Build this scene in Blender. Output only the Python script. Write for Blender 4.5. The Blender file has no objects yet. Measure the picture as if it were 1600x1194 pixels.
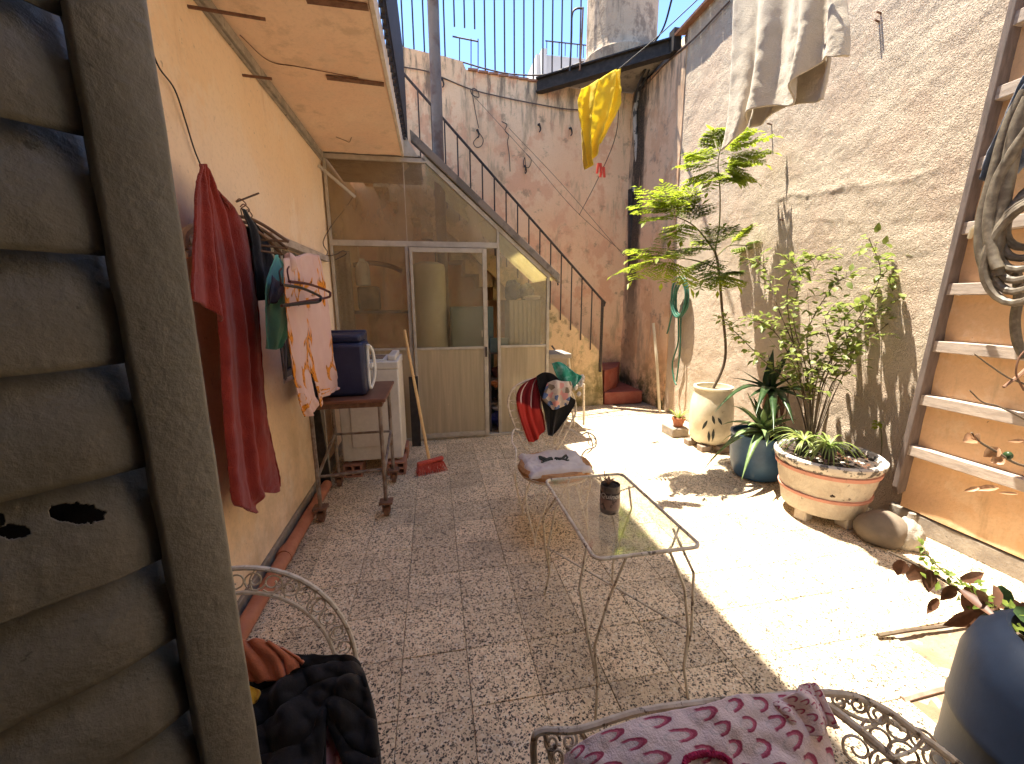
import bpy, bmesh, math, random
import numpy as np
from mathutils import Vector, Matrix
from mathutils import noise as mnoise
random.seed(7)
S = bpy.context.scene
R = math.radians
# ------------------------------------------------------------------ camera, sky, sun, exposure
EYE = np.array([0.0, 0.0, 1.65])
FOC = 650.0                                   # focal length in pixels of the 1600-wide photograph
def _basis():
    y = np.array([-124, -126, FOC]); y /= np.linalg.norm(y)
    d = np.array([20, (FOC*FOC-124*20)/126.0, FOC]); d /= np.linalg.norm(d)
    x = np.cross(d, y); x /= np.linalg.norm(x)
    return np.array([x, y, -d])
RM = _basis()
cam = bpy.data.cameras.new('camera'); cam_o = bpy.data.objects.new('camera', cam)
S.collection.objects.link(cam_o); S.camera = cam_o
cam.sensor_width = 36; cam.lens = FOC/1600*36; cam.clip_start = 0.02; cam.clip_end = 500
mw = Matrix.Identity(4)
for i in range(3):
    mw[i][0] = RM[i, 0]; mw[i][1] = -RM[i, 1]; mw[i][2] = -RM[i, 2]; mw[i][3] = EYE[i]
cam_o.matrix_world = mw
SUN_DIR = Vector((0.17, -0.20, -1.0)).normalized()      # the way the light travels
W = bpy.data.worlds.new('World'); S.world = W; W.use_nodes = True
wn = W.node_tree.nodes; wl = W.node_tree.links; wn.clear()
sky = wn.new('ShaderNodeTexSky'); sky.sky_type = 'NISHITA'; sky.sun_disc = False
sky.sun_elevation = math.asin(-SUN_DIR.z); sky.sun_rotation = math.atan2(-SUN_DIR.x, -SUN_DIR.y)
sky.air_density = 1; sky.dust_density = 0.5; sky.ozone_density = 8.0
bg = wn.new('ShaderNodeBackground'); bg.inputs['Strength'].default_value = .049
wo = wn.new('ShaderNodeOutputWorld')
wl.new(sky.outputs[0], bg.inputs[0]); wl.new(bg.outputs[0], wo.inputs[0])
sl = bpy.data.lights.new('sun', 'SUN'); sl.energy = 2.3; sl.angle = R(0.55); sl.color = (1.0, 0.93, 0.80)
so = bpy.data.objects.new('sun', sl); S.collection.objects.link(so)
so.rotation_euler = SUN_DIR.to_track_quat('-Z', 'Y').to_euler()
S.view_settings.view_transform = 'Standard'; S.view_settings.look = 'None'
S.view_settings.exposure = 3.2; S.view_settings.gamma = 1.0; S.view_settings.use_curve_mapping = False
S.cycles.max_bounces = 14; S.cycles.diffuse_bounces = 10; S.cycles.transparent_max_bounces = 24
S.cycles.transmission_bounces = 6; S.cycles.glossy_bounces = 3

# ------------------------------------------------------------------ helpers
def P(x, y, X=None, Y=None, Z=None, pl=None):
    """the point of a world plane that the photograph shows at pixel x, y"""
    r = RM @ np.array([x-800, y-597, FOC])
    if X is not None: t = (X-EYE[0])/r[0]
    elif Y is not None: t = (Y-EYE[1])/r[1]
    elif Z is not None: t = (Z-EYE[2])/r[2]
    else:
        n = np.array(pl[1], float); t = np.dot(np.array(pl[0])-EYE, n)/np.dot(r, n)
    return Vector(EYE+t*r)
V = Vector
def lerp(a, b, t): return a+(b-a)*t
def spline(pts, n=8, closed=False):
    pts = [V(p) for p in pts]; m = len(pts); out = []
    rng = m if closed else m-1
    for i in range(rng):
        p1 = pts[i]; p2 = pts[(i+1) % m]
        p0 = pts[i-1] if (i > 0 or closed) else p1*2-p2
        p3 = pts[(i+2) % m] if (i+2 < m or closed) else p2*2-p1
        for k in range(n):
            t = k/n
            out.append(0.5*((2*p1)+(p2-p0)*t+(2*p0-5*p1+4*p2-p3)*t*t+(3*p1-p0-3*p2+p3)*t**3))
    if not closed: out.append(pts[-1])
    return out
class MB:
    def __init__(s): s.v = []; s.f = []; s.uv = {}
    def quad(s, *p):
        b = len(s.v); s.v += [V(q) for q in p]; s.f.append(tuple(range(b, b+len(p))))
    def box(s, a, b, M=None):
        x0, y0, z0 = a; x1, y1, z1 = b
        if x0 > x1: x0, x1 = x1, x0
        if y0 > y1: y0, y1 = y1, y0
        if z0 > z1: z0, z1 = z1, z0
        c = [V(p) for p in ((x0,y0,z0),(x1,y0,z0),(x1,y1,z0),(x0,y1,z0),(x0,y0,z1),(x1,y0,z1),(x1,y1,z1),(x0,y1,z1))]
        if M: c = [M @ p for p in c]
        k = len(s.v); s.v += c
        s.f += [tuple(k+i for i in q) for q in ((0,3,2,1),(4,5,6,7),(0,1,5,4),(1,2,6,5),(2,3,7,6),(3,0,4,7))]
        return s
    def prism(s, poly, vec):
        k = len(s.v); n = len(poly); vec = V(vec)
        s.v += [V(p) for p in poly]+[V(p)+vec for p in poly]
        s.f.append(tuple(range(k+n-1, k-1, -1))); s.f.append(tuple(range(k+n, k+2*n)))
        for i in range(n):
            j = (i+1) % n; s.f.append((k+i, k+j, k+n+j, k+n+i))
        return s
    def tube(s, pts, r, n=6, r2=None, closed=False, cap=True, rf=None):
        pts = [V(p) for p in pts]; m = len(pts)
        k = len(s.v); nrm = None
        for i, p in enumerate(pts):
            a = pts[i-1] if (i > 0 or closed) else p
            b = pts[(i+1) % m] if (i < m-1 or closed) else p
            t = (b-a)
            if t.length < 1e-9: t = V((0, 0, 1))
            t.normalize()
            if nrm is None:
                nrm = t.orthogonal().normalized()
            else:
                nrm = nrm-t*nrm.dot(t)
                nrm = nrm.normalized() if nrm.length > 1e-6 else t.orthogonal().normalized()
            bi = t.cross(nrm)
            rr = r if r2 is None else lerp(r, r2, i/max(1, m-1))
            if rf: rr = rf(i/max(1, m-1))
            for j in range(n):
                a_ = 2*math.pi*j/n
                s.v.append(p+(nrm*math.cos(a_)+bi*math.sin(a_))*rr)
        for i in range(m if closed else m-1):
            i2 = (i+1) % m
            for j in range(n):
                j2 = (j+1) % n
                s.f.append((k+i*n+j, k+i*n+j2, k+i2*n+j2, k+i2*n+j))
        if cap and not closed:
            s.f.append(tuple(k+j for j in range(n-1, -1, -1)))
            s.f.append(tuple(k+(m-1)*n+j for j in range(n)))
        return s
    def lathe(s, prof, c, n=24, sx=1, sy=1, fn=None):
        k = len(s.v); c = V(c)
        for r, z in prof:
            for j in range(n):
                a = 2*math.pi*j/n
                q = fn(r, z, a) if fn else r
                s.v.append(c+V((q*math.cos(a)*sx, q*math.sin(a)*sy, z)))
        for i in range(len(prof)-1):
            for j in range(n):
                j2 = (j+1) % n
                s.f.append((k+i*n+j, k+i*n+j2, k+(i+1)*n+j2, k+(i+1)*n+j))
        s.f.append(tuple(k+j for j in range(n-1, -1, -1)))
        s.f.append(tuple(k+(len(prof)-1)*n+j for j in range(n)))
        return s
    def blob(s, c, rad, nu=12, nv=8, jit=0.12, sc=3.0, seed=0):
        k = len(s.v); c = V(c)
        if not hasattr(rad, '__len__'): rad = (rad, rad, rad)
        for i in range(nv+1):
            th = math.pi*i/nv
            for j in range(nu):
                a = 2*math.pi*j/nu
                d = V((math.sin(th)*math.cos(a), math.sin(th)*math.sin(a), math.cos(th)))
                q = 1+jit*mnoise.noise(d*sc+V((seed*3.1, seed*1.7, 0)))
                s.v.append(c+V((d.x*rad[0], d.y*rad[1], d.z*rad[2]))*q)
        for i in range(nv):
            for j in range(nu):
                j2 = (j+1) % nu
                s.f.append((k+i*nu+j, k+(i+1)*nu+j, k+(i+1)*nu+j2, k+i*nu+j2))
        return s
    def grid(s, fn, nu, nv, skip=None):
        k = len(s.v)
        for i in range(nv+1):
            for j in range(nu+1):
                p = fn(j/nu, i/nv); s.v.append(V(p))
        for i in range(nv):
            for j in range(nu):
                if skip and skip((j+.5)/nu, (i+.5)/nv): continue
                s.f.append((k+i*(nu+1)+j, k+i*(nu+1)+j+1, k+(i+1)*(nu+1)+j+1, k+(i+1)*(nu+1)+j))
                s.uv[len(s.f)-1] = [(j/nu, i/nv), ((j+1)/nu, i/nv), ((j+1)/nu, (i+1)/nv), (j/nu, (i+1)/nv)]
        return s
    def leaf(s, base, d, up, L, w, curl=0.0, n=3, fold=0.15, shape=1.0):
        """a blade of n segments along d with a folded midrib"""
        d = V(d).normalized(); up = V(up); side = d.cross(up)
        if side.length < 1e-5: side = d.orthogonal()
        side.normalize(); up = side.cross(d).normalized()
        k = len(s.v); p = V(base)
        for i in range(n+1):
            t = i/n
            ww = w*0.5*(math.sin(math.pi*min(1, t*0.93+0.07)**shape))
            if i == n: ww = w*0.02
            q = p+up*(-curl*t*t*L)+d*(L*t)*(1-abs(curl)*0.25*t)
            s.v += [q-side*ww+up*ww*fold*2, q, q+side*ww+up*ww*fold*2]
        for i in range(n):
            a = k+i*3; s.f += [(a, a+1, a+4, a+3), (a+1, a+2, a+5, a+4)]
        return s
    def build(s, name, m, parent=None, smooth=True, origin=None, bevel=0, thick=0, angle=40):
        root = parent
        while root is not None and root.parent is not None: root = root.parent
        off = V(LOC.get(root.name, (0, 0, 0))) if root is not None else V((0, 0, 0))
        if parent is None and origin is not None: off = V(origin)
        me = bpy.data.meshes.new(name)
        me.from_pydata([tuple(v-off) for v in s.v], [], s.f)
        if s.uv:
            ul = me.uv_layers.new(name='UVMap')
            for fi, co in s.uv.items():
                for li, c in zip(me.polygons[fi].loop_indices, co): ul.data[li].uv = c
        me.materials.append(m)
        if smooth: me.shade_smooth() if hasattr(me, 'shade_smooth') else None
        o = bpy.data.objects.new(name, me); S.collection.objects.link(o)
        if smooth:
            if angle < 180: me.set_sharp_from_angle(angle=R(angle))
        if parent is not None: o.parent = parent
        elif origin is not None:
            o.location = off; LOC[o.name] = tuple(off)
        if thick:
            md = o.modifiers.new('solid', 'SOLIDIFY'); md.thickness = thick; md.offset = 0
        if bevel:
            md = o.modifiers.new('bevel', 'BEVEL'); md.width = bevel; md.segments = 2; md.limit_method = 'ANGLE'
            md.angle_limit = R(50)
        return o
LOC = {}
def tag(o, label=None, cat=None, group=None, kind=None):
    if label: o['label'] = label
    if cat: o['category'] = cat
    if group: o['group'] = group
    if kind: o['kind'] = kind
    return o
def thing(name, label, cat, loc=(0, 0, 0), group=None):
    o = bpy.data.objects.new(name, None); S.collection.objects.link(o)
    o.empty_display_size = .1; o.location = loc; LOC[o.name] = tuple(loc)
    return tag(o, label, cat, group)
def dup(o, parent=None, loc=None):
    c = o.copy(); S.collection.objects.link(c)
    if parent is not None: c.parent = parent
    if loc is not None: c.location = loc; LOC[c.name] = tuple(loc)
    for ch in list(o.children): dup(ch, c)
    return c
def wire(name, pts, r, m, label, cat='cable', group=None, n=5, sm=6):
    mb = MB().tube(spline(pts, sm), r, n)
    return tag(mb.build(name, m, origin=pts[0]), label, cat, group)

# ------------------------------------------------------------------ materials
class NT:
    def __init__(s, name):
        s.m = bpy.data.materials.new(name); s.m.use_nodes = True
        s.t = s.m.node_tree; s.t.nodes.clear()
        s.out = s.t.nodes.new('ShaderNodeOutputMaterial')
    def n(s, ty, ins=None, **kw):
        nd = s.t.nodes.new('ShaderNode'+ty)
        for k, v in kw.items(): setattr(nd, k, v)
        for k, v in (ins or {}).items():
            sk = nd.inputs[k]
            if hasattr(v, 'is_output'): s.t.links.new(v, sk)
            elif isinstance(v, (tuple, list)) and len(v) == 3 and sk.type == 'RGBA': sk.default_value = (*v, 1)
            else: sk.default_value = v
        return nd
    def pos(s, obj=False):
        return s.n('TexCoord').outputs['Object'] if obj else s.n('NewGeometry').outputs['Position']
    def noise(s, vec, sc, det=5, rough=.6, dist=0):
        return s.n('TexNoise', {'Vector': vec, 'Scale': sc, 'Detail': det, 'Roughness': rough, 'Distortion': dist}).outputs['Fac']
    def ramp(s, f, lo, hi, a=0, b=1):
        return s.n('MapRange', {'Value': f, 'From Min': lo, 'From Max': hi, 'To Min': a, 'To Max': b}, interpolation_type='SMOOTHSTEP').outputs[0]
    def mix(s, f, a, b, bt='MIX'):
        nd = s.n('Mix', data_type='RGBA', blend_type=bt)
        for k, v in ((0, f), (6, a), (7, b)):
            if hasattr(v, 'is_output'): s.t.links.new(v, nd.inputs[k])
            elif isinstance(v, (tuple, list)): nd.inputs[k].default_value = (*v, 1)
            else: nd.inputs[k].default_value = v
        return nd.outputs[2]
    def math(s, op, a, b=0.0, c=0.0):
        nd = s.n('Math', operation=op)
        for k, v in enumerate((a, b, c)):
            if hasattr(v, 'is_output'): s.t.links.new(v, nd.inputs[k])
            else: nd.inputs[k].default_value = v
        return nd.outputs[0]
    def scale(s, vec, xyz):
        return s.n('VectorMath', {0: vec, 1: xyz}, operation='MULTIPLY').outputs[0]
    def bump(s, h, st, dist=.01, nrm=None):
        ins = {'Height': h, 'Strength': st, 'Distance': dist}
        if nrm is not None: ins['Normal'] = nrm
        return s.n('Bump', ins).outputs[0]
    def bsdf(s, col, rough=.7, metal=0, nrm=None, spec=.4, **kw):
        ins = {'Base Color': col, 'Roughness': rough, 'Metallic': metal, 'Specular IOR Level': spec}
        if nrm is not None: ins['Normal'] = nrm
        ins.update(kw)
        return s.n('BsdfPrincipled', ins).outputs[0]
    def end(s, sh):
        s.t.links.new(sh, s.out.inputs[0]); return s.m
def M(name, c, c2=None, sc=6, lo=.4, hi=.65, rough=.7, metal=0, bump=0, bsc=60, bd=.004, spots=None, ssc=20, slo=.62, shi=.68, spec=.4, obj=False, stretch=None):
    t = NT(name); p = t.pos(obj)
    if stretch: p = t.scale(p, stretch)
    col = c
    if c2: col = t.mix(t.ramp(t.noise(p, sc), lo, hi), c, c2)
    if spots: col = t.mix(t.ramp(t.noise(p, ssc, 6, .65), slo, shi), col, spots)
    f = t.noise(p, bsc*.5, 3); col = t.mix(t.ramp(f, .3, .7, 0, .22), col, tuple(x*.6 for x in c))
    nr = t.bump(t.noise(p, bsc, 5), bump, bd) if bump else None
    return t.end(t.bsdf(col, rough, metal, nr, spec))
def fabric(name, c, c2=None, rough=.95, bsc=400, bump=.4, sheen=.3, trans=0.0, bd=.003, sc=7):
    t = NT(name); p = t.pos()
    col = t.mix(t.ramp(t.noise(p, sc, 4), .35, .7), c, c2 or tuple(x*.8 for x in c))
    n1 = t.noise(p, bsc, 3); col = t.mix(t.ramp(n1, .3, .7, 0, .3), col, tuple(x*.6 for x in c))
    nr = t.bump(t.noise(p, 25, 4), .35, .012, t.bump(n1, bump, bd))
    b = t.bsdf(col, rough, 0, nr, .1, **{'Sheen Weight': sheen, 'Sheen Roughness': .5})
    if trans:
        tr = t.n('BsdfTranslucent', {'Color': col, 'Normal': nr}).outputs[0]
        b = t.n('MixShader', {0: trans, 1: b, 2: tr}).outputs[0]
    return t.end(b)
def leafmat(name, c, c2, trans=.4, sc=9, rough=.45):
    t = NT(name); p = t.pos()
    col = t.mix(t.ramp(t.noise(p, sc, 3), .35, .65), c, c2)
    col = t.mix(t.ramp(t.noise(p, 60, 2), .4, .7, 0, .35), col, tuple(x*.5 for x in c))
    b = t.bsdf(col, rough, 0, None, .4)
    tr = t.n('BsdfTranslucent', {'Color': col}).outputs[0]
    return t.end(t.n('MixShader', {0: trans, 1: b, 2: tr}).outputs[0])

def terrazzo():
    t = NT('terrazzo'); p = t.pos()
    rnd = t.n('ObjectInfo').outputs['Random']
    pv = t.n('VectorMath', {0: p, 1: t.n('CombineXYZ', {0: t.math('MULTIPLY', rnd, 37.0), 1: t.math('MULTIPLY', rnd, 91.0)}).outputs[0]}, operation='ADD').outputs[0]
    wp = t.n('VectorMath', {0: pv, 1: t.scale(t.n('TexNoise', {'Vector': pv, 'Scale': 60.0, 'Detail': 2.0}).outputs['Color'], (.012, .012, .012))}, operation='ADD').outputs[0]
    v = t.n('TexVoronoi', {'Vector': wp, 'Scale': 104.0, 'Randomness': 1.0}, feature='F1')
    ve = t.n('TexVoronoi', {'Vector': wp, 'Scale': 104.0, 'Randomness': 1.0}, feature='DISTANCE_TO_EDGE')
    sep = t.n('SeparateColor', {0: v.outputs['Color']})
    cr = t.n('ValToRGB', {0: sep.outputs[0]}); e = cr.color_ramp; e.interpolation = 'CONSTANT'
    for q, c in ((0, (.03, .023, .017)), (.10, (.085, .06, .042)), (.17, (.28, .2, .13)), (.24, (.7, .545, .35)), (.58, (.8, .645, .43)), (.8, (.64, .465, .3)), (.9, (.8, .7, .53))):
        el = e.elements.new(q) if q else e.elements[0]
        el.position = q; el.color = (*c, 1)
    e.elements.remove(e.elements[-1])
    edge = t.ramp(ve.outputs['Distance'], .03, .11)
    col = t.mix(edge, (.74, .575, .375), cr.outputs[0])
    fine = t.n('TexVoronoi', {'Vector': p, 'Scale': 210.0}, feature='F1')
    fs = t.n('SeparateColor', {0: fine.outputs['Color']})
    col = t.mix(t.ramp(fs.outputs[1], .86, .88, 0, .9), col, (.04, .03, .024))
    tint = t.ramp(rnd, 0, 1, .85, 1.1)
    col = t.mix(1.0, col, t.n('CombineColor', {0: tint, 1: tint, 2: tint}).outputs[0], 'MULTIPLY')
    dirt = t.math('MULTIPLY', t.ramp(t.noise(p, 2.2, 6, .65), .45, .72), .45)
    col = t.mix(dirt, col, (.2, .155, .11))
    col = t.mix(t.ramp(t.noise(p, 1.1, 5, .6), .6, .75, 0, .35), col, (.13, .11, .08))
    ro = t.ramp(t.noise(p, 6, 4), .3, .7, .45, .75)
    return t.end(t.bsdf(col, ro, 0, t.bump(t.noise(p, 160, 3), .12, .003), .35))

def plaster(name, c, c2, c3=None, rough_bump=.3, bsc=90, bd=.004, stain=None, worm=False, pits=True, moss=None, ridges=False, streak=None, grime=None):
    t = NT(name); p = t.pos()
    col = t.mix(t.ramp(t.noise(p, .9, 6, .6), .38, .66), c, c2)
    if c3: col = t.mix(t.ramp(t.noise(t.scale(p, (1, 1, .8)), 2.3, 7, .68), .5, .58, 0, .95), col, c3)
    if stain:
        st = t.noise(t.scale(p, (1.6, 1.6, .28)), 2.6, 7, .7)
        col = t.mix(t.ramp(st, .53, .68, 0, .85), col, stain)
        if moss: col = t.mix(t.ramp(t.noise(p, 3.7, 8, .72), .56, .66, 0, .7), col, tuple(x*.75 for x in stain))
    if moss:
        sepz = t.n('SeparateXYZ', {0: p}).outputs[2]
        low = t.math('MULTIPLY', t.ramp(sepz, 1.0, .1), t.ramp(t.noise(p, 5, 7, .7), .38, .6))
        col = t.mix(low, col, moss)
        hi = t.math('MULTIPLY', t.ramp(sepz, 4.0, 4.9), t.ramp(t.noise(t.scale(p, (3, 3, .4)), 3, 7, .7), .48, .62, 0, .8))
        col = t.mix(hi, col, (.1, .085, .07))
    if grime:
        z3 = t.n('SeparateXYZ', {0: p}).outputs[2]
        gl = t.math('MULTIPLY', t.ramp(z3, 1.3, .0), t.ramp(t.noise(p, 3.5, 7, .7), .4, .68, 0, .6))
        col = t.mix(gl, col, grime)
        col = t.mix(t.ramp(t.noise(t.scale(p, (1, 1, .7)), 16, 4, .75), .66, .71, 0, .65), col, tuple(x*.45 for x in c))
    if streak:
        yy = t.n('SeparateXYZ', {0: p}).outputs[1]; zz = t.n('SeparateXYZ', {0: p}).outputs[2]
        wob = t.math('MULTIPLY', t.math('SUBTRACT', t.noise(t.scale(p, (4, 4, .9)), 2.5, 6, .7), .5), .55)
        dd = t.math('ABSOLUTE', t.math('ADD', t.math('SUBTRACT', yy, streak[0]), wob))
        f2 = t.math('MULTIPLY', t.ramp(dd, streak[1], streak[1]*.3), t.ramp(zz, .2, 2.6, .25, .95))
        col = t.mix(f2, col, (.03, .026, .022))
    fn = t.noise(p, 45, 4)
    col = t.mix(t.ramp(fn, .45, .75, 0, .25), col, tuple(x*.62 for x in c))
    if pits:
        sp = t.ramp(t.noise(p, 55, 3, .7), .7, .75, 0, .8)
        col = t.mix(sp, col, tuple(x*.3 for x in c))
    h = t.noise(p, bsc, 4, .55, .6 if worm else 0)
    if worm:
        h2 = t.noise(p, bsc*.45, 3, .5, 1.4)
        h = t.math('ADD', t.math('MULTIPLY', h, .6), t.math('MULTIPLY', t.ramp(h2, .35, .62), .8))
    nr = t.bump(t.noise(p, 4, 5), .3, .03)
    if ridges:
        w = t.n('TexNoise', {'Vector': t.scale(p, (1, .35, 1.6)), 'Scale': 1.3, 'Detail': 3.0}).outputs['Fac']
        rd = t.ramp(t.math('ABSOLUTE', t.math('SUBTRACT', w, .5)), 0, .012, 1, 0)
        nr = t.bump(rd, .35, .015, nr)
    nr = t.bump(h, rough_bump, bd, nr)
    return t.end(t.bsdf(col, .9, 0, nr, .15))

def glassmat(name, dirt=.15, tint=(.93, .95, .9), dcol=(.42, .34, .24), streak=False, gloss=1.0, trans=.5, up=False):
    t = NT(name); p = t.pos()
    tr = t.n('BsdfTransparent', {'Color': tint}).outputs[0]
    gl = t.n('BsdfGlossy', {'Color': (1, 1, 1), 'Roughness': .06}).outputs[0]
    fr = t.math('MULTIPLY', t.n('Fresnel', {'IOR': 1.45}).outputs[0], gloss)
    a = t.n('MixShader', {0: fr, 1: tr, 2: gl}).outputs[0]
    df = t.n('BsdfDiffuse', {'Color': dcol}).outputs[0]
    tl = t.n('BsdfTranslucent', {'Color': dcol}).outputs[0]
    d = t.n('MixShader', {0: trans, 1: df, 2: tl}).outputs[0]
    q = t.scale(p, (9, 9, .5) if streak else (1.1, 1.1, .5) if up else (2.2, 2.2, 1.1))
    f = t.math('ADD', t.ramp(t.noise(q, 2.2, 7, .6), .3, .8, dirt*(.85 if streak else .6), dirt*(1.2 if streak else 1.4)), t.ramp(t.noise(p, 40, 2), .68, .74, 0, .2))
    f = t.math('MINIMUM', f, .97)
    return t.end(t.n('MixShader', {0: f, 1: a, 2: d}).outputs[0])

m_terr = terrazzo()
m_grout = M('grout', (.26, .2, .15), (.36, .29, .22), 5, bump=.3)
m_soil = M('soil', (.22, .145, .085), (.32, .23, .15), 4, rough=.95, bump=.8, bsc=90, bd=.01, spots=(.14, .09, .06), ssc=30)
m_dark_soil = M('potting_soil', (.035, .025, .02), (.09, .06, .045), 25, rough=1, bump=1, bsc=70, bd=.02)
m_wl = plaster('peach_plaster', (.88, .68, .48), (.86, .63, .41), (.88, .69, .5), .3, 110, .004, stain=(.74, .51, .30), grime=(.5, .37, .22))
m_soff = plaster('soffit_plaster', (.86, .64, .46), (.82, .57, .4), (.80, .58, .42), .35, 60, .005, stain=(.66, .47, .32))
m_wb = plaster('stained_plaster', (.76, .49, .29), (.80, .57, .36), (.70, .40, .24), .4, 60, .005, stain=(.40, .29, .18), moss=(.09, .085, .04))
m_pier = plaster('pier_plaster', (.70, .46, .29), (.72, .52, .34), (.62, .38, .23), .4, streak=(6.72, .3), bsc=60, bd=.005, stain=(.36, .28, .21), moss=(.09, .085, .04))
m_wr = plaster('stucco', (.59, .47, .355), (.62, .51, .385), (.57, .44, .33), .85, 120, .012, worm=True, pits=False)
m_str = plaster('stair_plaster', (.66, .47, .28), (.55, .42, .24), (.36, .3, .17), .5, 60, .006, stain=(.17, .14, .07), moss=(.14, .12, .05))
m_red = M('red_step_paint', (.25, .06, .04), (.3, .1, .07), 5, bump=.2)
m_skirt = M('skirting_stone', (.25, .21, .17), (.35, .3, .24), 8, rough=.9, bump=.5, bsc=60, bd=.006, spots=(.12, .1, .08))
m_pipe = M('terracotta_pipe', (.42, .15, .08), (.5, .2, .11), 9, rough=.5, bump=.1)
m_shut = M('shutter_paint', (.27, .243, .187), (.22, .2, .15), 5, rough=.5, bump=.55, bsc=45, bd=.006, spots=(.13, .115, .085), ssc=24, slo=.66, shi=.7)
m_room = M('room_paint', (.11, .09, .07), bump=.1)
m_rust = M('rusty_metal', (.15, .075, .045), (.25, .13, .08), 30, rough=.85, bump=.4)
m_iron = M('dark_iron', (.028, .022, .02), (.07, .045, .035), 30, rough=.6, bump=.2)
m_black = M('black_beam', (.02, .016, .014), (.045, .034, .03), 15, rough=.7, bump=.3)
m_alu = M('aluminium_frame', (.5, .45, .375), (.4, .35, .28), 9, rough=.55, metal=.15, bump=.1)
m_gl_up = glassmat('dirty_upper_glass', .34, (.95, .91, .82), (.78, .62, .42), trans=.6, up=True)
m_gl = glassmat('dirty_glass', .14, (.96, .94, .87), (.84, .72, .5))
m_gl_low = glassmat('ribbed_glass', .62, (.9, .84, .7), (.8, .7, .52), streak=True, trans=.45)
m_roofsheet = leafmat('cream_sheet', (.8, .74, .5), (.74, .66, .42), .65, 5, .6)
m_gl_tab = glassmat('table_glass', .05, (.985, .99, .965), (.75, .72, .6), gloss=.45)
m_white_en = M('white_enamel', (.72, .66, .57), (.66, .59, .5), 3, rough=.4, bump=.03)
m_cream = M('cream_paint', (.68, .6, .44), (.6, .5, .34), 6, rough=.5)
m_navy = M('navy_plastic', (.017, .02, .055), (.025, .028, .065), 6, rough=.5, bump=.05)
m_whitepl = M('white_plastic', (.75, .72, .66), rough=.4)
m_brownwood = M('brown_top', (.2, .085, .05), (.16, .065, .04), 8, rough=.45, bump=.1)
m_wood = M('broom_wood', (.76, .48, .2), (.7, .42, .15), 8, rough=.5, stretch=(6, 6, 1))
m_oldwood = M('grey_wood', (.5, .41, .335), (.36, .285, .23), 7, rough=.85, bump=.5, bsc=50, stretch=(6, 1, 6))
m_greywood = M('weathered_wood', (.185, .14, .12), (.13, .1, .085), 7, rough=.85, bump=.5, bsc=50, stretch=(6, 6, 1))
m_redpl = M('red_bristle', (.62, .09, .05), (.5, .06, .04), 60, rough=.6, bump=.6, bsc=150)
m_brick = M('hollow_brick', (.36, .16, .1), (.42, .2, .13), 15, rough=.9, bump=.4)
m_wire = M('cable', (.03, .025, .022), rough=.6)
m_wirebr = M('brown_cable', (.1, .065, .05), rough=.6)
m_iwhite = M('white_ironwork', (.74, .66, .54), (.62, .52, .39), 30, rough=.6, spots=(.13, .07, .045), ssc=45, slo=.6, shi=.66, bump=.15)
m_iworn = M('worn_ironwork', (.68, .6, .48), (.52, .43, .32), 25, rough=.6, spots=(.1, .065, .045), ssc=34, slo=.56, shi=.63, bump=.15)
m_conc = plaster('tank_concrete', (.5, .39, .28), (.4, .31, .22), (.25, .19, .14), .7, 40, .015, stain=(.12, .1, .08))
m_slab = plaster('slab_concrete', (.33, .29, .24), (.25, .21, .18), (.16, .14, .12), .4, 40, .008, stain=(.08, .07, .06))
m_tile = M('clay_coping', (.3, .14, .08), (.36, .19, .12), 12, rough=.85, bump=.4)
m_hosegr = M('green_hose', (.03, .11, .07), (.05, .17, .11), 12, rough=.45)
m_hosegy = M('grey_hose', (.11, .085, .06), (.2, .165, .12), 20, rough=.5, bump=.2)
m_bluepot = M('blue_plastic', (.035, .09, .19), (.05, .12, .23), 5, rough=.4, bump=.06, spots=(.16, .16, .15), ssc=35, slo=.7, shi=.74)
m_barrel = M('dark_blue_plastic', (.004, .007, .016), (.006, .010, .021), 5, rough=.55, spec=.2, bump=.1, spots=(.08, .09, .1), ssc=60, slo=.72, shi=.76)
m_jar = M('cream_glaze', (.7, .63, .48), (.6, .52, .37), 5, rough=.4, bump=.15, bsc=20, spots=(.36, .28, .17), ssc=14, slo=.64, shi=.74)
m_planter = M('chipped_white_paint', (.6, .53, .43), (.5, .42, .33), 9, rough=.8, bump=.7, bsc=45, bd=.01, spots=(.12, .095, .08), ssc=17, slo=.66, shi=.69)
m_salmon = M('salmon_paint', (.58, .27, .2), (.5, .24, .18), 12, rough=.7, spots=(.2, .13, .1), ssc=24, slo=.65, shi=.69)
m_rim = M('chipped_rim', (.62, .57, .5), (.5, .44, .38), 9, rough=.7, spots=(.06, .05, .045), ssc=16, slo=.53, shi=.56, bump=.4)
m_rock = M('shaded_stone', (.19, .145, .105), (.14, .11, .08), 6, rough=.85, bump=.4, bsc=40)  # shade put into the colour: darker brown than the bare stone
m_litstone = M('lit_stone_part', (.4, .36, .3), (.32, .28, .23), 10, rough=.95, bump=.8, bsc=40, bd=.012)  # paler copy of the stone, painted for its part in sunlight
m_terra = M('terracotta', (.4, .15, .08), (.3, .11, .06), 10, rough=.85)
m_bark = M('bark', (.13, .095, .06), (.09, .06, .04), 20, rough=.9, bump=.4)
m_stem = M('green_stem', (.14, .14, .05), (.2, .14, .08), 12, rough=.7)
m_lime = leafmat('lime_leaf', (.36, .41, .035), (.27, .35, .03), .68)
m_green = leafmat('green_leaf', (.15, .22, .035), (.23, .29, .05), .55)
m_deep = leafmat('deep_green_leaf', (.025, .055, .02), (.05, .09, .03), .2, 14, .35)
m_aloe = leafmat('aloe_leaf', (.15, .23, .08), (.22, .30, .13), .15, 26, .4)
m_spider = leafmat('spider_leaf', (.32, .36, .1), (.2, .28, .06), .4)
m_dead = leafmat('dead_leaf', (.10, .045, .025), (.17, .08, .045), .25, 8)
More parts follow.
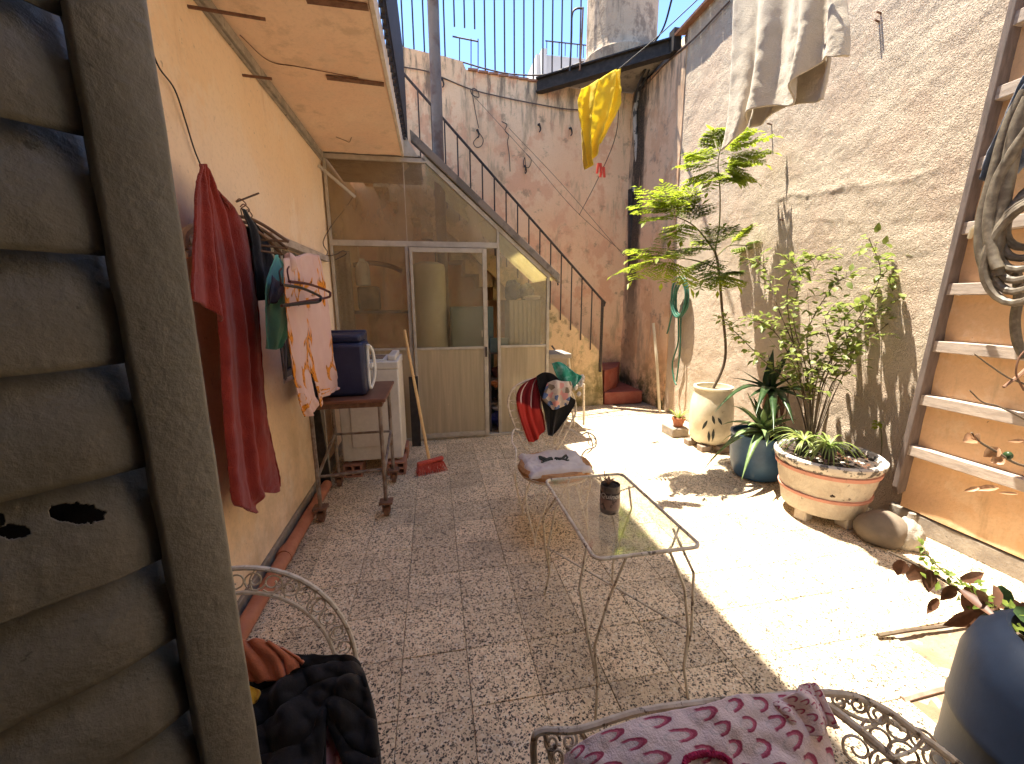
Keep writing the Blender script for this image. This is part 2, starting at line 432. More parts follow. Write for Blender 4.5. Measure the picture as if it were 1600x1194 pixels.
m_tan = leafmat('tan_leaf', (.42, .25, .14), (.34, .18, .1), .3, 12)
m_straw = M('dried_strands', (.16, .075, .045), (.24, .13, .08), 15, rough=.9)
f_red = fabric('red_terry', (.33, .042, .028), (.24, .028, .02), bsc=160, bump=.9, bd=.008, sheen=.25)
f_yellow = fabric('yellow_cloth', (.92, .78, .12), (.9, .72, .09), bsc=500, bump=.2, trans=.6)
f_beige = fabric('beige_blanket', (.62, .53, .41), (.56, .475, .36), bsc=180, bump=.8, bd=.006)
f_black = fabric('black_cloth', (.013, .012, .012), bsc=300)
f_jacket = fabric('black_jacket', (.018, .015, .014), (.026, .022, .02), rough=.75, bsc=300, bump=.3, sheen=.1)
f_mint = fabric('mint_cloth', (.22, .66, .52), (.17, .55, .43), bsc=400, trans=.15)
f_orange = fabric('orange_suede', (.52, .15, .06), (.42, .11, .04), bsc=200)
f_yel2 = fabric('mustard_cloth', (.72, .38, .03), bsc=300)
f_white = fabric('white_cloth', (.66, .6, .57), (.58, .52, .5), bsc=350)
f_lilac = fabric('grey_fleece', (.3, .27, .29), (.16, .14, .16), bsc=120, bump=1, bd=.01)
f_denim = fabric('faded_dark_cloth', (.06, .065, .08), (.12, .125, .14), bsc=250)
m_wicker = M('wicker', (.46, .24, .1), (.36, .17, .07), 40, rough=.8, bump=.8, bsc=80, bd=.008)
m_can = M('tin_can', (.14, .115, .1), (.2, .15, .13), 18, rough=.4, metal=.3, spots=(.04, .03, .03), ssc=30, slo=.55, shi=.6)
m_canlab = M('can_label', (.33, .22, .17), (.25, .16, .13), 22, rough=.5, spots=(.06, .04, .035), ssc=40, slo=.55, shi=.6)
m_ink = M('pale_ink', (.6, .56, .52), rough=.6)
m_inkdark = M('dark_print', (.05, .055, .05), rough=.9)
m_inkred = M('dark_red_plastic', (.08, .01, .01), rough=.4)
m_blackpl = M('black_plastic', (.02, .015, .014), rough=.4)
m_teal = M('teal_panel', (.17, .25, .25), (.14, .2, .2), 6, rough=.6)
m_house = M('white_render', (.66, .63, .58), (.6, .57, .52), 1, rough=.9)
m_winglass = M('dark_window', (.02, .02, .02), rough=.2)
m_heater = M('heater_enamel', (.62, .6, .5), (.56, .53, .43), 3, rough=.4)

def scarf_mat():
    t = NT('printed_scarf'); uv = t.n('TexCoord').outputs['UV']; p = t.pos()
    w = t.n('TexNoise', {'Vector': t.scale(uv, (1.2, 2.2, 1)), 'Scale': 1.6, 'Detail': 2.0, 'Distortion': .8}).outputs['Fac']
    band = t.ramp(t.math('ABSOLUTE', t.math('SUBTRACT', w, .52)), .03, .042, 1, 0)
    v = t.n('TexVoronoi', {'Vector': uv, 'Scale': 34.0}).outputs['Distance']
    spot = t.mix(t.ramp(v, .28, .4), (.1, .04, .015), (.72, .27, .035))
    zone = t.ramp(t.noise(t.scale(uv, (2, 3, 1)), 1.7, 1), .36, .46)
    col = t.mix(t.math('MULTIPLY', band, zone), t.mix(t.ramp(t.noise(p, 5), .3, .7), (.74, .52, .45), (.7, .46, .4)), spot)
    b = t.bsdf(col, .9, 0, t.bump(t.noise(p, 300, 2), .2, .002), .1)
    tr = t.n('BsdfTranslucent', {'Color': col}).outputs[0]
    return t.end(t.n('MixShader', {0: .15, 1: b, 2: tr}).outputs[0])
m_scarf = scarf_mat()
def crescent_mat(sx, sy):
    t = NT('crescent_print'); uv = t.n('TexCoord').outputs['UV']; p = t.pos()
    s = t.n('SeparateXYZ', {0: t.scale(uv, (sx, sy, 1))})
    row = t.math('FLOOR', s.outputs[1])
    u = t.math('ADD', s.outputs[0], t.math('MULTIPLY', t.math('MODULO', row, 2.0), .5))
    a = t.math('SUBTRACT', t.math('FRACT', u), .42); b = t.math('SUBTRACT', t.math('FRACT', s.outputs[1]), .55)
    wob = t.math('MULTIPLY', t.math('SUBTRACT', t.noise(p, 90, 2), .5), .12)
    r = t.math('ADD', t.math('SQRT', t.math('ADD', t.math('MULTIPLY', a, a), t.math('MULTIPLY', b, b))), wob)
    ring = t.math('MULTIPLY', t.ramp(r, .23, .27), t.ramp(r, .40, .44, 1, 0))
    half = t.ramp(t.math('SUBTRACT', t.math('MULTIPLY', a, .95), t.math('MULTIPLY', b, .3)), -.08, 0.0)
    inner = t.ramp(r, .3, .36)
    ink = t.mix(inner, (.55, .14, .2), (.36, .055, .1))
    halo = t.math('MULTIPLY', t.ramp(r, .12, .24), t.ramp(r, .24, .28, .35, 0))
    base = t.mix(t.ramp(t.noise(p, 9), .3, .7), (.82, .66, .62), (.76, .59, .56))
    base = t.mix(halo, base, (.42, .38, .36))
    col = t.mix(t.math('MULTIPLY', ring, half), base, ink)
    nr = t.bump(t.noise(p, 30, 4), .4, .012, t.bump(t.noise(p, 220, 3), .6, .004))
    return t.end(t.bsdf(col, .95, 0, nr, .1, **{'Sheen Weight': .3}))
m_cres = crescent_mat(8.2, 5.2)
def stripe_mat():
    t = NT('striped_cloth'); uv = t.n('TexCoord').outputs['UV']
    s = t.n('SeparateXYZ', {0: uv})
    f = t.math('FRACT', t.math('MULTIPLY', s.outputs[0], 2.6))
    col = t.mix(t.ramp(t.math('ABSOLUTE', t.math('SUBTRACT', f, .5)), .05, .07, 1, 0), (.16, .015, .02), (.66, .5, .48))
    col = t.mix(t.ramp(s.outputs[1], .55, .6), col, (.5, .05, .04))
    return t.end(t.bsdf(col, .9, 0, None, .1))
m_stripe = stripe_mat()
def patch_mat():
    t = NT('flowered_cloth'); p = t.pos()
    v = t.n('TexVoronoi', {'Vector': p, 'Scale': 26.0})
    s = t.n('SeparateColor', {0: v.outputs['Color']})
    cr = t.n('ValToRGB', {0: s.outputs[0]}); e = cr.color_ramp; e.interpolation = 'CONSTANT'
    for q, c in ((0, (.5, .42, .36)), (.3, (.1, .15, .3)), (.5, (.62, .3, .28)), (.68, (.2, .16, .12)), (.84, (.6, .52, .46))):
        el = e.elements.new(q) if q else e.elements[0]; el.position = q; el.color = (*c, 1)
    e.elements.remove(e.elements[-1])
    return t.end(t.bsdf(cr.outputs[0], .9, 0, None, .1))
m_patch = patch_mat()

def cloth(name, cols, m, plane, nrm, folds=5, amp=.02, nu=40, nv=40, label='', cat='cloth', bulge=0, seed=0, thick=.004, parent=None, ramp0=.25, rough=.006, group=None, wand=.6, quilt=0, puff=0, sub=0):
    """a hanging cloth: columns of photo pixels (left to right, each top to bottom) laid on a world plane, folded along nrm"""
    nrm = V(nrm).normalized(); pc = [spline([P(x, y, **plane) for x, y in c], 8) for c in cols]
    K = len(pc); L = len(pc[0])-1
    rs = random.Random(seed); ph = rs.random()*6
    def pt(u, v):
        a = u*(K-1); i = min(int(a), K-2); t = a-i
        b = v*L; j = min(int(b), L-1); s = b-j
        def q(ii): return pc[ii][j].lerp(pc[ii][j+1], s)
        p0, p1 = q(max(i-1, 0)), q(i); p2, p3 = q(i+1), q(min(i+2, K-1))
        p = 0.5*((2*p1)+(p2-p0)*t+(2*p0-5*p1+4*p2-p3)*t*t+(3*p1-p0-3*p2+p3)*t**3)
        fl = math.sin(2*math.pi*folds*u+ph+wand*math.sin(v*3+seed)+1.1*mnoise.noise(V((u*3, v*1.2, seed+.5))))
        o = amp*(ramp0+(1-ramp0)*v)*(fl+.45*math.sin(2*math.pi*folds*1.7*u+2*ph+v))
        o += rough*mnoise.noise(p*14+V((seed, 0, 0)))+rough*.6*mnoise.noise(p*37)
        if bulge: o += bulge*(math.sin(math.pi*u)**.7)*(math.sin(math.pi*min(1, v*.75+.2))**.7)
        if quilt: o += puff*abs(math.sin(math.pi*quilt*(v+.25*u)+1.4*mnoise.noise(V((u*2.2, v*2.2, seed)))))**.6
        return p+nrm*o
    mb = MB().grid(pt, nu, nv)
    o = mb.build(name, m, parent=parent, origin=None if parent else pc[0][0], thick=thick, angle=180)
    if label: tag(o, label, cat, group)
    return o
def scroll(mb, c, ax, ay, r, turns=1.25, a0=0, flip=1, rad=.003, n=18):
    pts = []
    for i in range(n+1):
        t = i/n; a = a0+flip*turns*2*math.pi*t; q = r*(1-.72*t)
        pts.append(V(c)+V(ax)*(math.cos(a)*q)+V(ay)*(math.sin(a)*q))
    mb.tube(pts, rad, 5)
def ring(mb, c, ax, ay, r, rad=.003, n=14):
    mb.tube([V(c)+V(ax)*(math.cos(2*math.pi*i/n)*r)+V(ay)*(math.sin(2*math.pi*i/n)*r) for i in range(n)], rad, 5, closed=True)
exec_sections = []

# ------------------------------------------------------------------ ground, floor tiles
g = MB(); g.quad((-60, -60, -.06), (60, -60, -.06), (60, 60, -.06), (-60, 60, -.06))
tag(g.build('ground', m_soil, smooth=False), kind='structure')
floor = MB().box((-1.3, .2, -.05), (3.6, 7.2, -.010)).build('floor', m_grout, smooth=False, origin=(0, 0, 0))
tag(floor, kind='structure')
def in_pit(x, y): return (x >= 2.18 and y < 1.43) or (x >= 1.88 and y < 1.13)
TW = .2972
tb = MB(); h = TW/2; c_ = .0022
top = [(-h+c_, -h+c_, 0), (h-c_, -h+c_, 0), (h-c_, h-c_, 0), (-h+c_, h-c_, 0)]
mid = [(-h, -h, -c_*.8), (h, -h, -c_*.8), (h, h, -c_*.8), (-h, h, -c_*.8)]
lowr = [(x, y, -.012) for x, y, _ in mid]
tb.v = [V(p) for p in top+mid+lowr]; tb.f = [(0, 1, 2, 3)]
for i in range(4):
    j = (i+1) % 4; tb.f += [(4+i, 4+j, j, i), (8+i, 8+j, 4+j, 4+i)]
proto = None; cells = []
for ix in range(-3, 12):
    for iy in range(-2, 17):
        x = -.208+.3*ix+.15; y = 1.44+.3*iy+.15
        if x < -1.15 or x > 3.5 or y > 6.25 or in_pit(x-.15, y-.15): continue
        if x > 2.9 and y > 5.9: continue
        cells.append((x, y))
cells.sort(key=lambda c: c[1]+abs(c[0]-.8)*.3)
rt = random.Random(5)
for i, (x, y) in enumerate(cells):
    if proto is None:
        proto = tb.build('floor_tile', m_terr, parent=floor, smooth=False); o = proto
    elif i < 296: o = dup(proto, floor)
    else:
        break
    o.location = (x, y, rt.uniform(-.0012, .0012)); o.rotation_euler = (rt.uniform(-.004, .004), rt.uniform(-.004, .004), rt.choice((0, 1, 2, 3))*math.pi/2)
rest = MB()
for x, y in cells[296:]:
    k = len(rest.v); rest.v += [v+V((x, y, 0)) for v in tb.v]; rest.f += [tuple(k+a for a in f) for f in tb.f]
if rest.v:
    o = rest.build('far_floor_tiles', m_terr, parent=floor, smooth=False); o['kind'] = 'stuff'
# planting pit with bare sandy soil at the right of the tiles
pit = MB().grid(lambda u, v: V((lerp(1.86, 3.5, u), lerp(.25, 1.46, v), -.008+.012*mnoise.noise(V((u*14, v*12, 3)))+.006*mnoise.noise(V((u*50, v*40, 1))))), 70, 50, skip=lambda u, v: (lerp(1.86, 3.5, u) < 2.17 and lerp(.25, 1.46, v) > 1.15))
tag(pit.build('soil_bed', m_soil, angle=180), kind='structure')
rs = random.Random(3)
rb = MB()
for i in range(150):
    x = rs.uniform(1.95, 3.2); y = rs.uniform(.5, 1.1)
    rb.blob((x, y, .004), rs.uniform(.006, .02), 6, 4, .3, seed=i)
tag(rb.build('loose_rubble', M('rubble', (.38, .22, .13), (.2, .12, .08), 30, rough=1, bump=.5)), kind='stuff')
ed = MB().tube(spline([(1.87, 1.135, -.003), (2.0, 1.14, 0), (2.15, 1.145, -.002), (2.4, 1.16, -.004)]), .014, 6)
tag(ed.build('broken_mortar_edge', M('pink_mortar', (.42, .28, .22), (.3, .2, .15), 20, bump=.5), origin=(1.87, 1.135, 0)), 'broken pink mortar edge between the tiles and the rubble', 'edging')
st = MB().tube(spline([P(1372, 993, Z=.02), P(1420, 985, Z=.03), P(1480, 978, Z=.02), P(1530, 968, Z=.03), P(1590, 957, Z=.02)]), .011, 7, .008)
tag(st.build('stick', m_bark, origin=P(1420, 985, Z=.02)), 'brown stick lying along the edge of the sandy soil bed', 'stick')

# ------------------------------------------------------------------ the house on the left with its balcony
HX = -1.08
house = thing('house', 'peach plastered house on the left with a balcony over its wall', 'house', (-1.2, 3, 0))
y0, y1, z0, z1 = 3.2, 4.62, 1.07, 2.06
w = MB()
def rough_wall(mb, a, b, c, d, nu, nv, amp=.004):
    a, b, c, d = map(V, (a, b, c, d)); n = (b-a).cross(d-a).normalized()
    def f(u, v):
        p = a.lerp(b, u).lerp(d.lerp(c, u), v)
        e = min(u, 1-u, v, 1-v)
        q = amp*mnoise.noise(p*2.2)+amp*.4*mnoise.noise(p*7)
        return p+n*q*min(1, e*30)
    mb.grid(f, nu, nv)
rough_wall(w, (HX, y0, 0), (HX, .25, 0), (HX, .25, 3.17), (HX, y0, 3.17), 40, 40)
rough_wall(w, (HX, 7.0, 0), (HX, y1, 0), (HX, y1, 3.17), (HX, 7.0, 3.17), 30, 40)
rough_wall(w, (HX, y1, 0), (HX, y0, 0), (HX, y0, z0), (HX, y1, z0), 20, 20)
rough_wall(w, (HX, y1, z1), (HX, y0, z1), (HX, y0, 3.17), (HX, y1, 3.17), 20, 20)
for q in (((HX, y0, z0), (HX, y0, z1), (HX-.2, y0, z1), (HX-.2, y0, z0)), ((HX, y1, z1), (HX, y1, z0), (HX-.2, y1, z0), (HX-.2, y1, z1)),
          ((HX, y0, z1), (HX, y1, z1), (HX-.2, y1, z1), (HX-.2, y0, z1)), ((HX, y1, z0), (HX, y0, z0), (HX-.2, y0, z0), (HX-.2, y1, z0))): w.quad(*q)
w.box((-1.7, -1, 0), (HX-.21, 7.4, 3.16))
w.box((-1.7, -1, 3.18), (HX-.004, 7.4, 3.3))
for py_ in (-.8, 2.0, 4.8, 7.2): w.box((-1.66, py_-.08, 3.301), (-1.5, py_+.08, 7.299))  # added posts, unseen; they leave the upper storey open to sky light
w.build('wall', m_wl, house, angle=30)
MB().box((HX, .25, 0), (HX+.022, 4.9, .105)).build('skirting', m_skirt, house, bevel=.006)
slab = MB()
def soff(u, v):
    p = V((lerp(HX, -.262, u), lerp(5.06, -.5, v), 3.17)); e = min(u, 1-u, v*4, 1-v)
    return p+V((0, 0, (.008*mnoise.noise(p*3)+.004*mnoise.noise(p*11))*min(1, e*10)))
slab.grid(soff, 40, 120)
slab.box((HX, -.5, 3.185), (-.262, 5.06, 3.30))
sl_ = slab.build('balcony_slab', m_soff, house, angle=30)
MB().box((-.262, -.5, 3.162), (-.235, 5.075, 3.31)).build('slab_edge', M('edge_paint', (.66, .58, .48), (.55, .45, .36), 9, rough=.9, bump=.3), sl_, bevel=.004)
for (a, b) in (((510, 120), (600, 131)), ((478, -2), (575, 10))):
    p, q = P(*a, Z=3.166), P(*b, Z=3.166)
    d = (q-p).normalized(); n = V((-d.y, d.x, 0))*.024
    MB().prism([p-n, q-n, q+n, p+n], (0, 0, -.009)).build('rusted_bar', m_rust, sl_, smooth=False)
for pts in (([(375, 55), (420, 95), (470, 105), (560, 122)]), ([(525, 214), (540, 220), (546, 222), (549, 215)])):
    MB().tube(spline([P(x, y, Z=3.164) for x, y in pts]), .003, 5).build('crack_wire', m_rust, sl_)
tr = MB(); tr.box((HX, .3, 3.105), (HX+.035, 5.0, 3.165)); tr.box((HX+.001, .3, 3.085), (HX+.02, 5.0, 3.099))
tr.build('cable_trunking', M('grey_trunking', (.3, .26, .21), (.45, .38, .3), 9, bump=.3, spots=(.1, .08, .06)), house, bevel=.004)
for a, b in (((292, 9), (390, 27)), ((378, 117), (415, 118))):
    p = P(*a, X=HX); q = P(*b, Z=p.z-.01) if a[1] < 50 else P(*b, Y=p.y)
    q = V((HX+.32, p.y+.06, p.z+.01)) if a[1] < 50 else V((HX+.16, p.y+.02, p.z))
    MB().tube([p+V((-.05, 0, 0)), q], .008, 6).build('iron_rod', m_rust, house)
rail = MB(); rail.tube([(-.22, -.4, 4.25), (-.22, 5.03, 4.25)], .02, 6)
for z in (3.33, 3.8): rail.tube([(-.22, -.4, z), (-.22, 5.03, z)], .012, 5)
rl = rail.build('balcony_railing', m_iron, house)
pb = None
for i in range(46):
    y = 5.03-.1*i
    if pb is None: pb = MB().box((-.235, y-.006, 3.3), (-.205, y+.006, 4.24)).build('baluster', m_iron, rl, smooth=False)
    else:
        o = dup(pb, rl); o.location = (0, -.1*i, 0)
MB().box((-.2, -.4, 3.35), (-.194, 5.0, 4.2)).build('screen_mesh', m_black, rl, smooth=False)
MB().box((-1.7, -1, 7.3), (.20, 7.6, 7.42)).build('unseen_roof_slab', m_slab, house, smooth=False)  # unseen roof, its overhang set to throw the shade edge across the floor
win = MB(); f_ = .045
for a, b in (((y0, z0), (y1, z0+f_)), ((y0, z1-f_), (y1, z1)), ((y0, z0+f_), (y0+f_, z1-f_)), ((y1-f_, z0+f_), (y1, z1-f_)), ((3.88, z0+f_), (3.92, z1-f_))):
    win.box((HX-.12, a[0], a[1]), (HX-.07, b[0], b[1]))
wf = win.build('window', m_greywood, house, smooth=False)
MB().box((HX-.105, y0+f_+.001, z0+f_+.001), (HX-.098, y1-f_-.001, z1-f_-.001)).build('pane', m_winglass, wf, smooth=False)
MB().box((HX-.02, y0-.05, z1-.005), (HX+.05, y1+.1, z1+.05)).build('lintel_board', m_oldwood, wf, smooth=False)
bars = None
for i in range(8):
    y = y0+.1+i*.178
    o = MB().tube([(HX-.02, y, z0+.01), (HX-.02, y, z1-.01)], .007, 6).build('window_bar', m_alu, wf)
dg = MB()
for i in range(7):
    y = y0+.1+i*.178
    dg.tube([(HX-.012, y, z0+.02), (HX-.012, y+.089, z0+.4), (HX-.012, y+.178, z0+.02)], .006, 5)
    dg.tube([(HX-.012, y, z1-.02), (HX-.012, y+.089, z1-.4), (HX-.012, y+.178, z1-.02)], .006, 5)
dg.build('grille', m_alu, wf)

# the near house front: the doorway the photograph is taken from, and its dim room
fr = thing('doorway_wall', 'plastered house front with the doorway the view looks out of', 'wall', (0, .1, 0))
w = MB(); w.box((-1.7, -.05, 0), (-.88, .25, 5.0)); w.box((.6, -.05, 0), (3.6, .25, 5.0)); w.box((-.88, -.05, 2.35), (.6, .25, 5.0))
w.build('wall', m_house, fr, smooth=False)  # kept white, out of view, to bounce light into the yard
r_ = MB(); r_.box((-1.9, -3.2, -.04), (2.2, -.06, -.005)); r_.box((-1.9, -3.3, 0), (2.2, -3.2, 2.7)); r_.box((-2.0, -3.2, 0), (-1.9, -.06, 2.7)); r_.box((2.2, -3.2, 0), (2.3, -.06, 2.7)); r_.box((-2, -3.3, 2.7), (2.3, -.06, 2.8))
r_.build('room', m_room, fr, smooth=False)

# ------------------------------------------------------------------ back wall with fence, right wall
BY = 7.0
bw = thing('back_wall', 'stained pink plaster wall behind the stair with a sagging top edge', 'wall', (1, BY, 0))
prof = [(-1.7, 5.3), (-.3, 5.27), (.3, 5.19), (.60, 5.14), (.62, 5.05), (.9, 5.02), (1.35, 4.99), (1.75, 4.96), (2.4, 4.92), (3.7, 4.92)]
w = MB()
def ztop(x):
    for (a, za), (b, zb) in zip(prof, prof[1:]):
        if a <= x <= b: return lerp(za, zb, (x-a)/(b-a))
    return 4.9
def bwf(u, v):
    x = lerp(-1.08, 3.32, u); z = v*ztop(x); p = V((x, BY, z))
    return p+V((0, .012*mnoise.noise(p*1.3)+.006*mnoise.noise(p*5)-.02*(1 if .25 < x < .62 and z > 3 else 0), 0))
w.grid(bwf, 90, 80)
w.prism([(-1.7, BY+.03, 0)]+[(3.7, BY+.03, 0)]+[(x, BY+.03, z-.004) for x, z in reversed(prof)], (0, .25, 0))
w.build('wall', m_wb, bw, angle=40)
cp = None
xs = np.arange(.66, 1.9, .155)
for i, x in enumerate(xs):
    z = ztop(x+.07)
    MB().box((x, BY-.035, z-.006), (x+.15, BY+.3, z+.022)).build('coping_tile', m_tile, bw, smooth=False)
fence = thing('fence', 'tall dark vertical bars standing along the top of the back wall', 'fence', (1, BY+.12, 5.1))
pb = None
for i in range(20):
    x = -.42+i*.151
    top_, bot = 8.3, 5.0
    if i in (6, 7, 8): bot = 5.66
    MB().tube([(x, BY+.12, bot), (x, BY+.12, top_)], .012, 6).build('bar', m_iron, fence)
fx = MB(); fx.tube([(-.5, BY+.12, 8.3), (2.6, BY+.12, 8.3)], .012, 6); fx.build('top_rail', m_iron, fence)
zc = P(725, 61, Y=BY+.12).z
fx = MB(); fx.tube([P(707, 57, Y=BY+.12), P(747, 65, Y=BY+.12)], .011, 6)
for x in (718, 736, 747): fx.tube([P(x, 61, Y=BY+.12), P(x, 108, Y=BY+.12)], .008, 6)
fx.build('patched_rail', m_iron, fence)
fx = MB(); fx.tube(spline([P(x, y, Y=BY+.1) for x, y in ((722, 97), (760, 108), (800, 116), (850, 117), (885, 106), (912, 96))]), .011, 6)
fx.build('sagging_rail', m_iron, fence)
RX = 3.4
rw = thing('courtyard_wall', 'tall rough stucco wall in the sun on the right of the yard', 'wall', (RX, 3, 0))
w = MB()
def rwf(u, v):
    p = V((RX, lerp(5.64, .25, u), v*5.12)); e = min(1, u*40)
    rd = 0
    for (ya, za, yb, zb, hh) in ((4.0, 2.62, 2.35, 2.50, .014), (2.95, 2.28, 2.3, 2.2, .009), (3.4, 2.36, 2.9, 2.27, .008), (5.2, 3.9, 4.2, 4.1, .006), (3.2, 3.5, 2.4, 3.45, .006)):
        if yb < p.y < ya:
            t_ = (ya-p.y)/(ya-yb); zr = lerp(za, zb, t_)+.05*mnoise.noise(V((p.y*3, za, 0)))+.02*mnoise.noise(V((p.y*11, za, 0)))
            rd += .38*hh*math.exp(-((p.z-zr)/.022)**2)*min(1, t_*8, (1-t_)*8)*(.6+.8*mnoise.noise(V((p.y*6, za, 9))))
    return p+V((-.02*mnoise.noise(p*.9)-.006*mnoise.noise(p*6)-.003*mnoise.noise(p*23)-rd, 0, 0))*e
w.grid(rwf, 300, 290)
w.box((RX+.05, .25, 0), (RX+.3, 7.3, 5.1))
w.build('wall', m_wr, rw, angle=180)
w = MB()
w.grid(lambda u, v: V((lerp(3.31, 3.386, u), lerp(7.0, 5.62, u), v*4.93))+V((-.01*mnoise.noise(V((3, u*6, v*14))), 0, 0)), 30, 60)
w.prism([(3.315, 7.1, 0), (3.315, 7.0, 0), (3.389, 5.622, 0), (3.5, 5.622, 0), (3.5, 7.1, 0)], (0, 0, 4.925))
w.build('corner_pier', m_pier, rw, angle=40)
cpr = None
for i in range(28):
    y = 5.8-i*.2
    M_ = Matrix.Translation((RX-.05, y-.095, 5.1)) @ Matrix.Rotation(R(-8), 4, 'Y')
    MB().box((-.045, -.095, 0), (.4, .095, .03), M_).build('coping_tile', m_tile, rw, smooth=False)
MB().box((RX-.045, .3, -.005), (RX+.05, 2.36, .13)).build('skirting', m_skirt, rw, bevel=.012)
bl = MB()
for px_, py_ in ((1378, 22), (1375, 35), (1205, 195), (1480, 470), (1225, 345), (1290, 70)):
    p = P(px_, py_, X=RX); bl.tube([p+V((.02, 0, 0)), p+V((-.05, 0, .01))], .007, 5)
bl.build('nail', m_rust, rw)['kind'] = 'stuff'

# ------------------------------------------------------------------ beam, slab, tank, drainpipe
bm = MB(); a, b = V((1.72, 6.98, 4.80)), V((3.42, 5.86, 4.93)); d = (b-a).normalized(); n = V((-d.y, d.x, 0))
def ibeam(mb, a, b, h, w_, t):
    d = (b-a).normalized(); n = V((-d.y, d.x, 0)).normalized()
    for (z0_, z1_, ww) in ((0, t, w_), (h-t, h, w_), (t, h-t, t)):
        mb.prism([a+n*(-ww/2)+V((0, 0, z0_)), a+n*(ww/2)+V((0, 0, z0_)), a+n*(ww/2)+V((0, 0, z1_)), a+n*(-ww/2)+V((0, 0, z1_))], b-a)
ibeam(bm, a, b, .2, .13, .018)
bm.box((3.30, 5.8, 4.93), (3.41, 5.93, 5.2))
tag(bm.build('steel_beam', m_black, smooth=False, origin=a), 'black steel beam crossing the wall corner under the water tank', 'beam')
sb = MB().prism([(1.95, 6.99, 5.005), (3.39, 6.03, 5.005), (3.39, 7.25, 5.005), (1.95, 7.25, 5.005)], (0, 0, .1))
tag(sb.build('tank_slab', m_slab, smooth=False, origin=(3, 6.8, 5.0)), 'grey concrete corner slab carrying the water tank above the beam', 'slab')
tc = (3.02, 6.86, 5.105)
tk = MB(); Rr = .53
tk.lathe([(.30, 0), (Rr-.03, .0), (Rr+.02, .03), (Rr+.03, .16), (Rr+.0, .2), (Rr, .3), (Rr-.005, 1.2), (Rr, 1.9), (Rr-.1, 2.0)], tc, 40, fn=lambda r, z, a: r+.008*mnoise.noise(V((math.cos(a)*2, math.sin(a)*2, z*2))))
tank = thing('water_tank', 'weathered round concrete water tank on the corner beam against the sky', 'tank', tc)
tk.build('barrel', m_conc, tank)
tp = MB().tube(spline([P(912, 13, Y=6.6), P(900, 14, Y=6.6), P(894, 24, Y=6.6), P(893, 60, Y=6.6), P(890, 112, Y=6.6)]), .014, 6)
tp.build('overflow_pipe', m_iron, tank)
MB().tube(spline([P(911, 12, Y=6.55), P(909, 60, Y=6.55), P(906, 110, Y=6.55)]), .012, 6).build('pipe', m_rust, tank)
dp = thing('drainpipe', 'black stained drainpipe running down the wall corner by the tank', 'pipe', (3.2, 6.85, 0))
MB().tube(spline([P(1000, 145, Y=6.8), P(992, 175, Y=6.8), P(994, 230, Y=6.8), P(997, 280, Y=6.8), P(988, 300, Y=6.8)], 6), .034, 8).build('upper_length', M('pale_pipe', (.4, .35, .3), (.05, .045, .04), 8, lo=.48, hi=.56, bump=.2), dp)
MB().tube(spline([P(986, 296, Y=6.82), P(986, 350, Y=6.85), P(985, 440, Y=6.88), P(983, 515, Y=6.9)], 6), .05, 8).build('lower_length', m_black, dp)
MB().tube(spline([P(1006, 150, Y=6.84), P(1002, 210, Y=6.84), P(1002, 280, Y=6.84), P(990, 330, Y=6.86)], 6), .05, 8).build('rear_length', m_black, dp)

# ------------------------------------------------------------------ outside stair against the back wall
stair = thing('staircase', 'steep masonry stair climbing left along the back wall with iron rail', 'stairs', (2.6, 6.1, 0))
SY = 6.1
def zs(x): return .84+(2.56-x)*.94                      # top of the side band
w = MB()
w.prism([(2.58, SY, .62), (2.56, SY, .84)]+[(x, SY, zs(x)) for x in (2.3, 1.8, 1.2, .4, -.4, -1.07)]+[(-1.07, SY, zs(-1.07)-.42), (.6, SY, zs(.6)-.42), (1.3, SY, zs(1.3)-.42), (1.55, SY, .6), (1.55, SY, 0), (2.62, SY, 0)], (0, .12, 0))
w.build('side_band', m_str, stair, smooth=False)
w = MB()
n_st = 17
for i in range(n_st):
    x1 = 2.5-.2*i; zt = zs(x1)-.10
    MB().box((x1-.22, SY+.12, max(0.0, zt-.45)), (x1, BY-.01, zt)).build('step', m_str, stair, smooth=False)
st1 = MB().prism([(2.64, 6.1, 0), (3.29, 6.1, 0), (3.29, 6.98, 0), (2.64, 6.98, 0)], (0, 0, .205))
st1.build('step', m_red, stair, smooth=False, bevel=.012)
MB().prism([(2.64, 6.13, .205), (3.0, 6.45, .205), (3.29, 6.98, .205), (2.64, 6.98, .205)], (0, 0, .35)).build('step', m_red, stair, smooth=False, bevel=.012)
hr = MB(); x0_, x1_ = 2.53, -.35
zh = lambda x: 1.66+(2.53-x)*1.02
hr.tube([(x0_+.03, SY-.02, zh(x0_)-.1), (x0_+.05, SY-.02, zh(x0_)-.04), (x0_, SY-.02, zh(x0_)), (x1_, SY-.02, zh(x1_))], .017, 6)
hrl = hr.build('handrail', m_iron, stair)
MB().tube([(2.54, SY-.02, .55), (2.54, SY-.02, 1.66)], .022, 6).build('newel_post', m_iron, stair)
for i in range(1, 18):
    x = 2.53-.163*i
    MB().tube([(x, SY-.02, zs(x)-.12), (x, SY-.02, zh(x))], .0095, 6).build('baluster', m_iron, stair)
cl = MB().blob(P(871, 432, Y=SY-.05), (.02, .02, .06), 8, 6, .4); cl.tube([P(869, 425, Y=SY-.05), P(872, 446, Y=SY-.05)], .012, 5)
cl.build('clamp', m_black, stair)

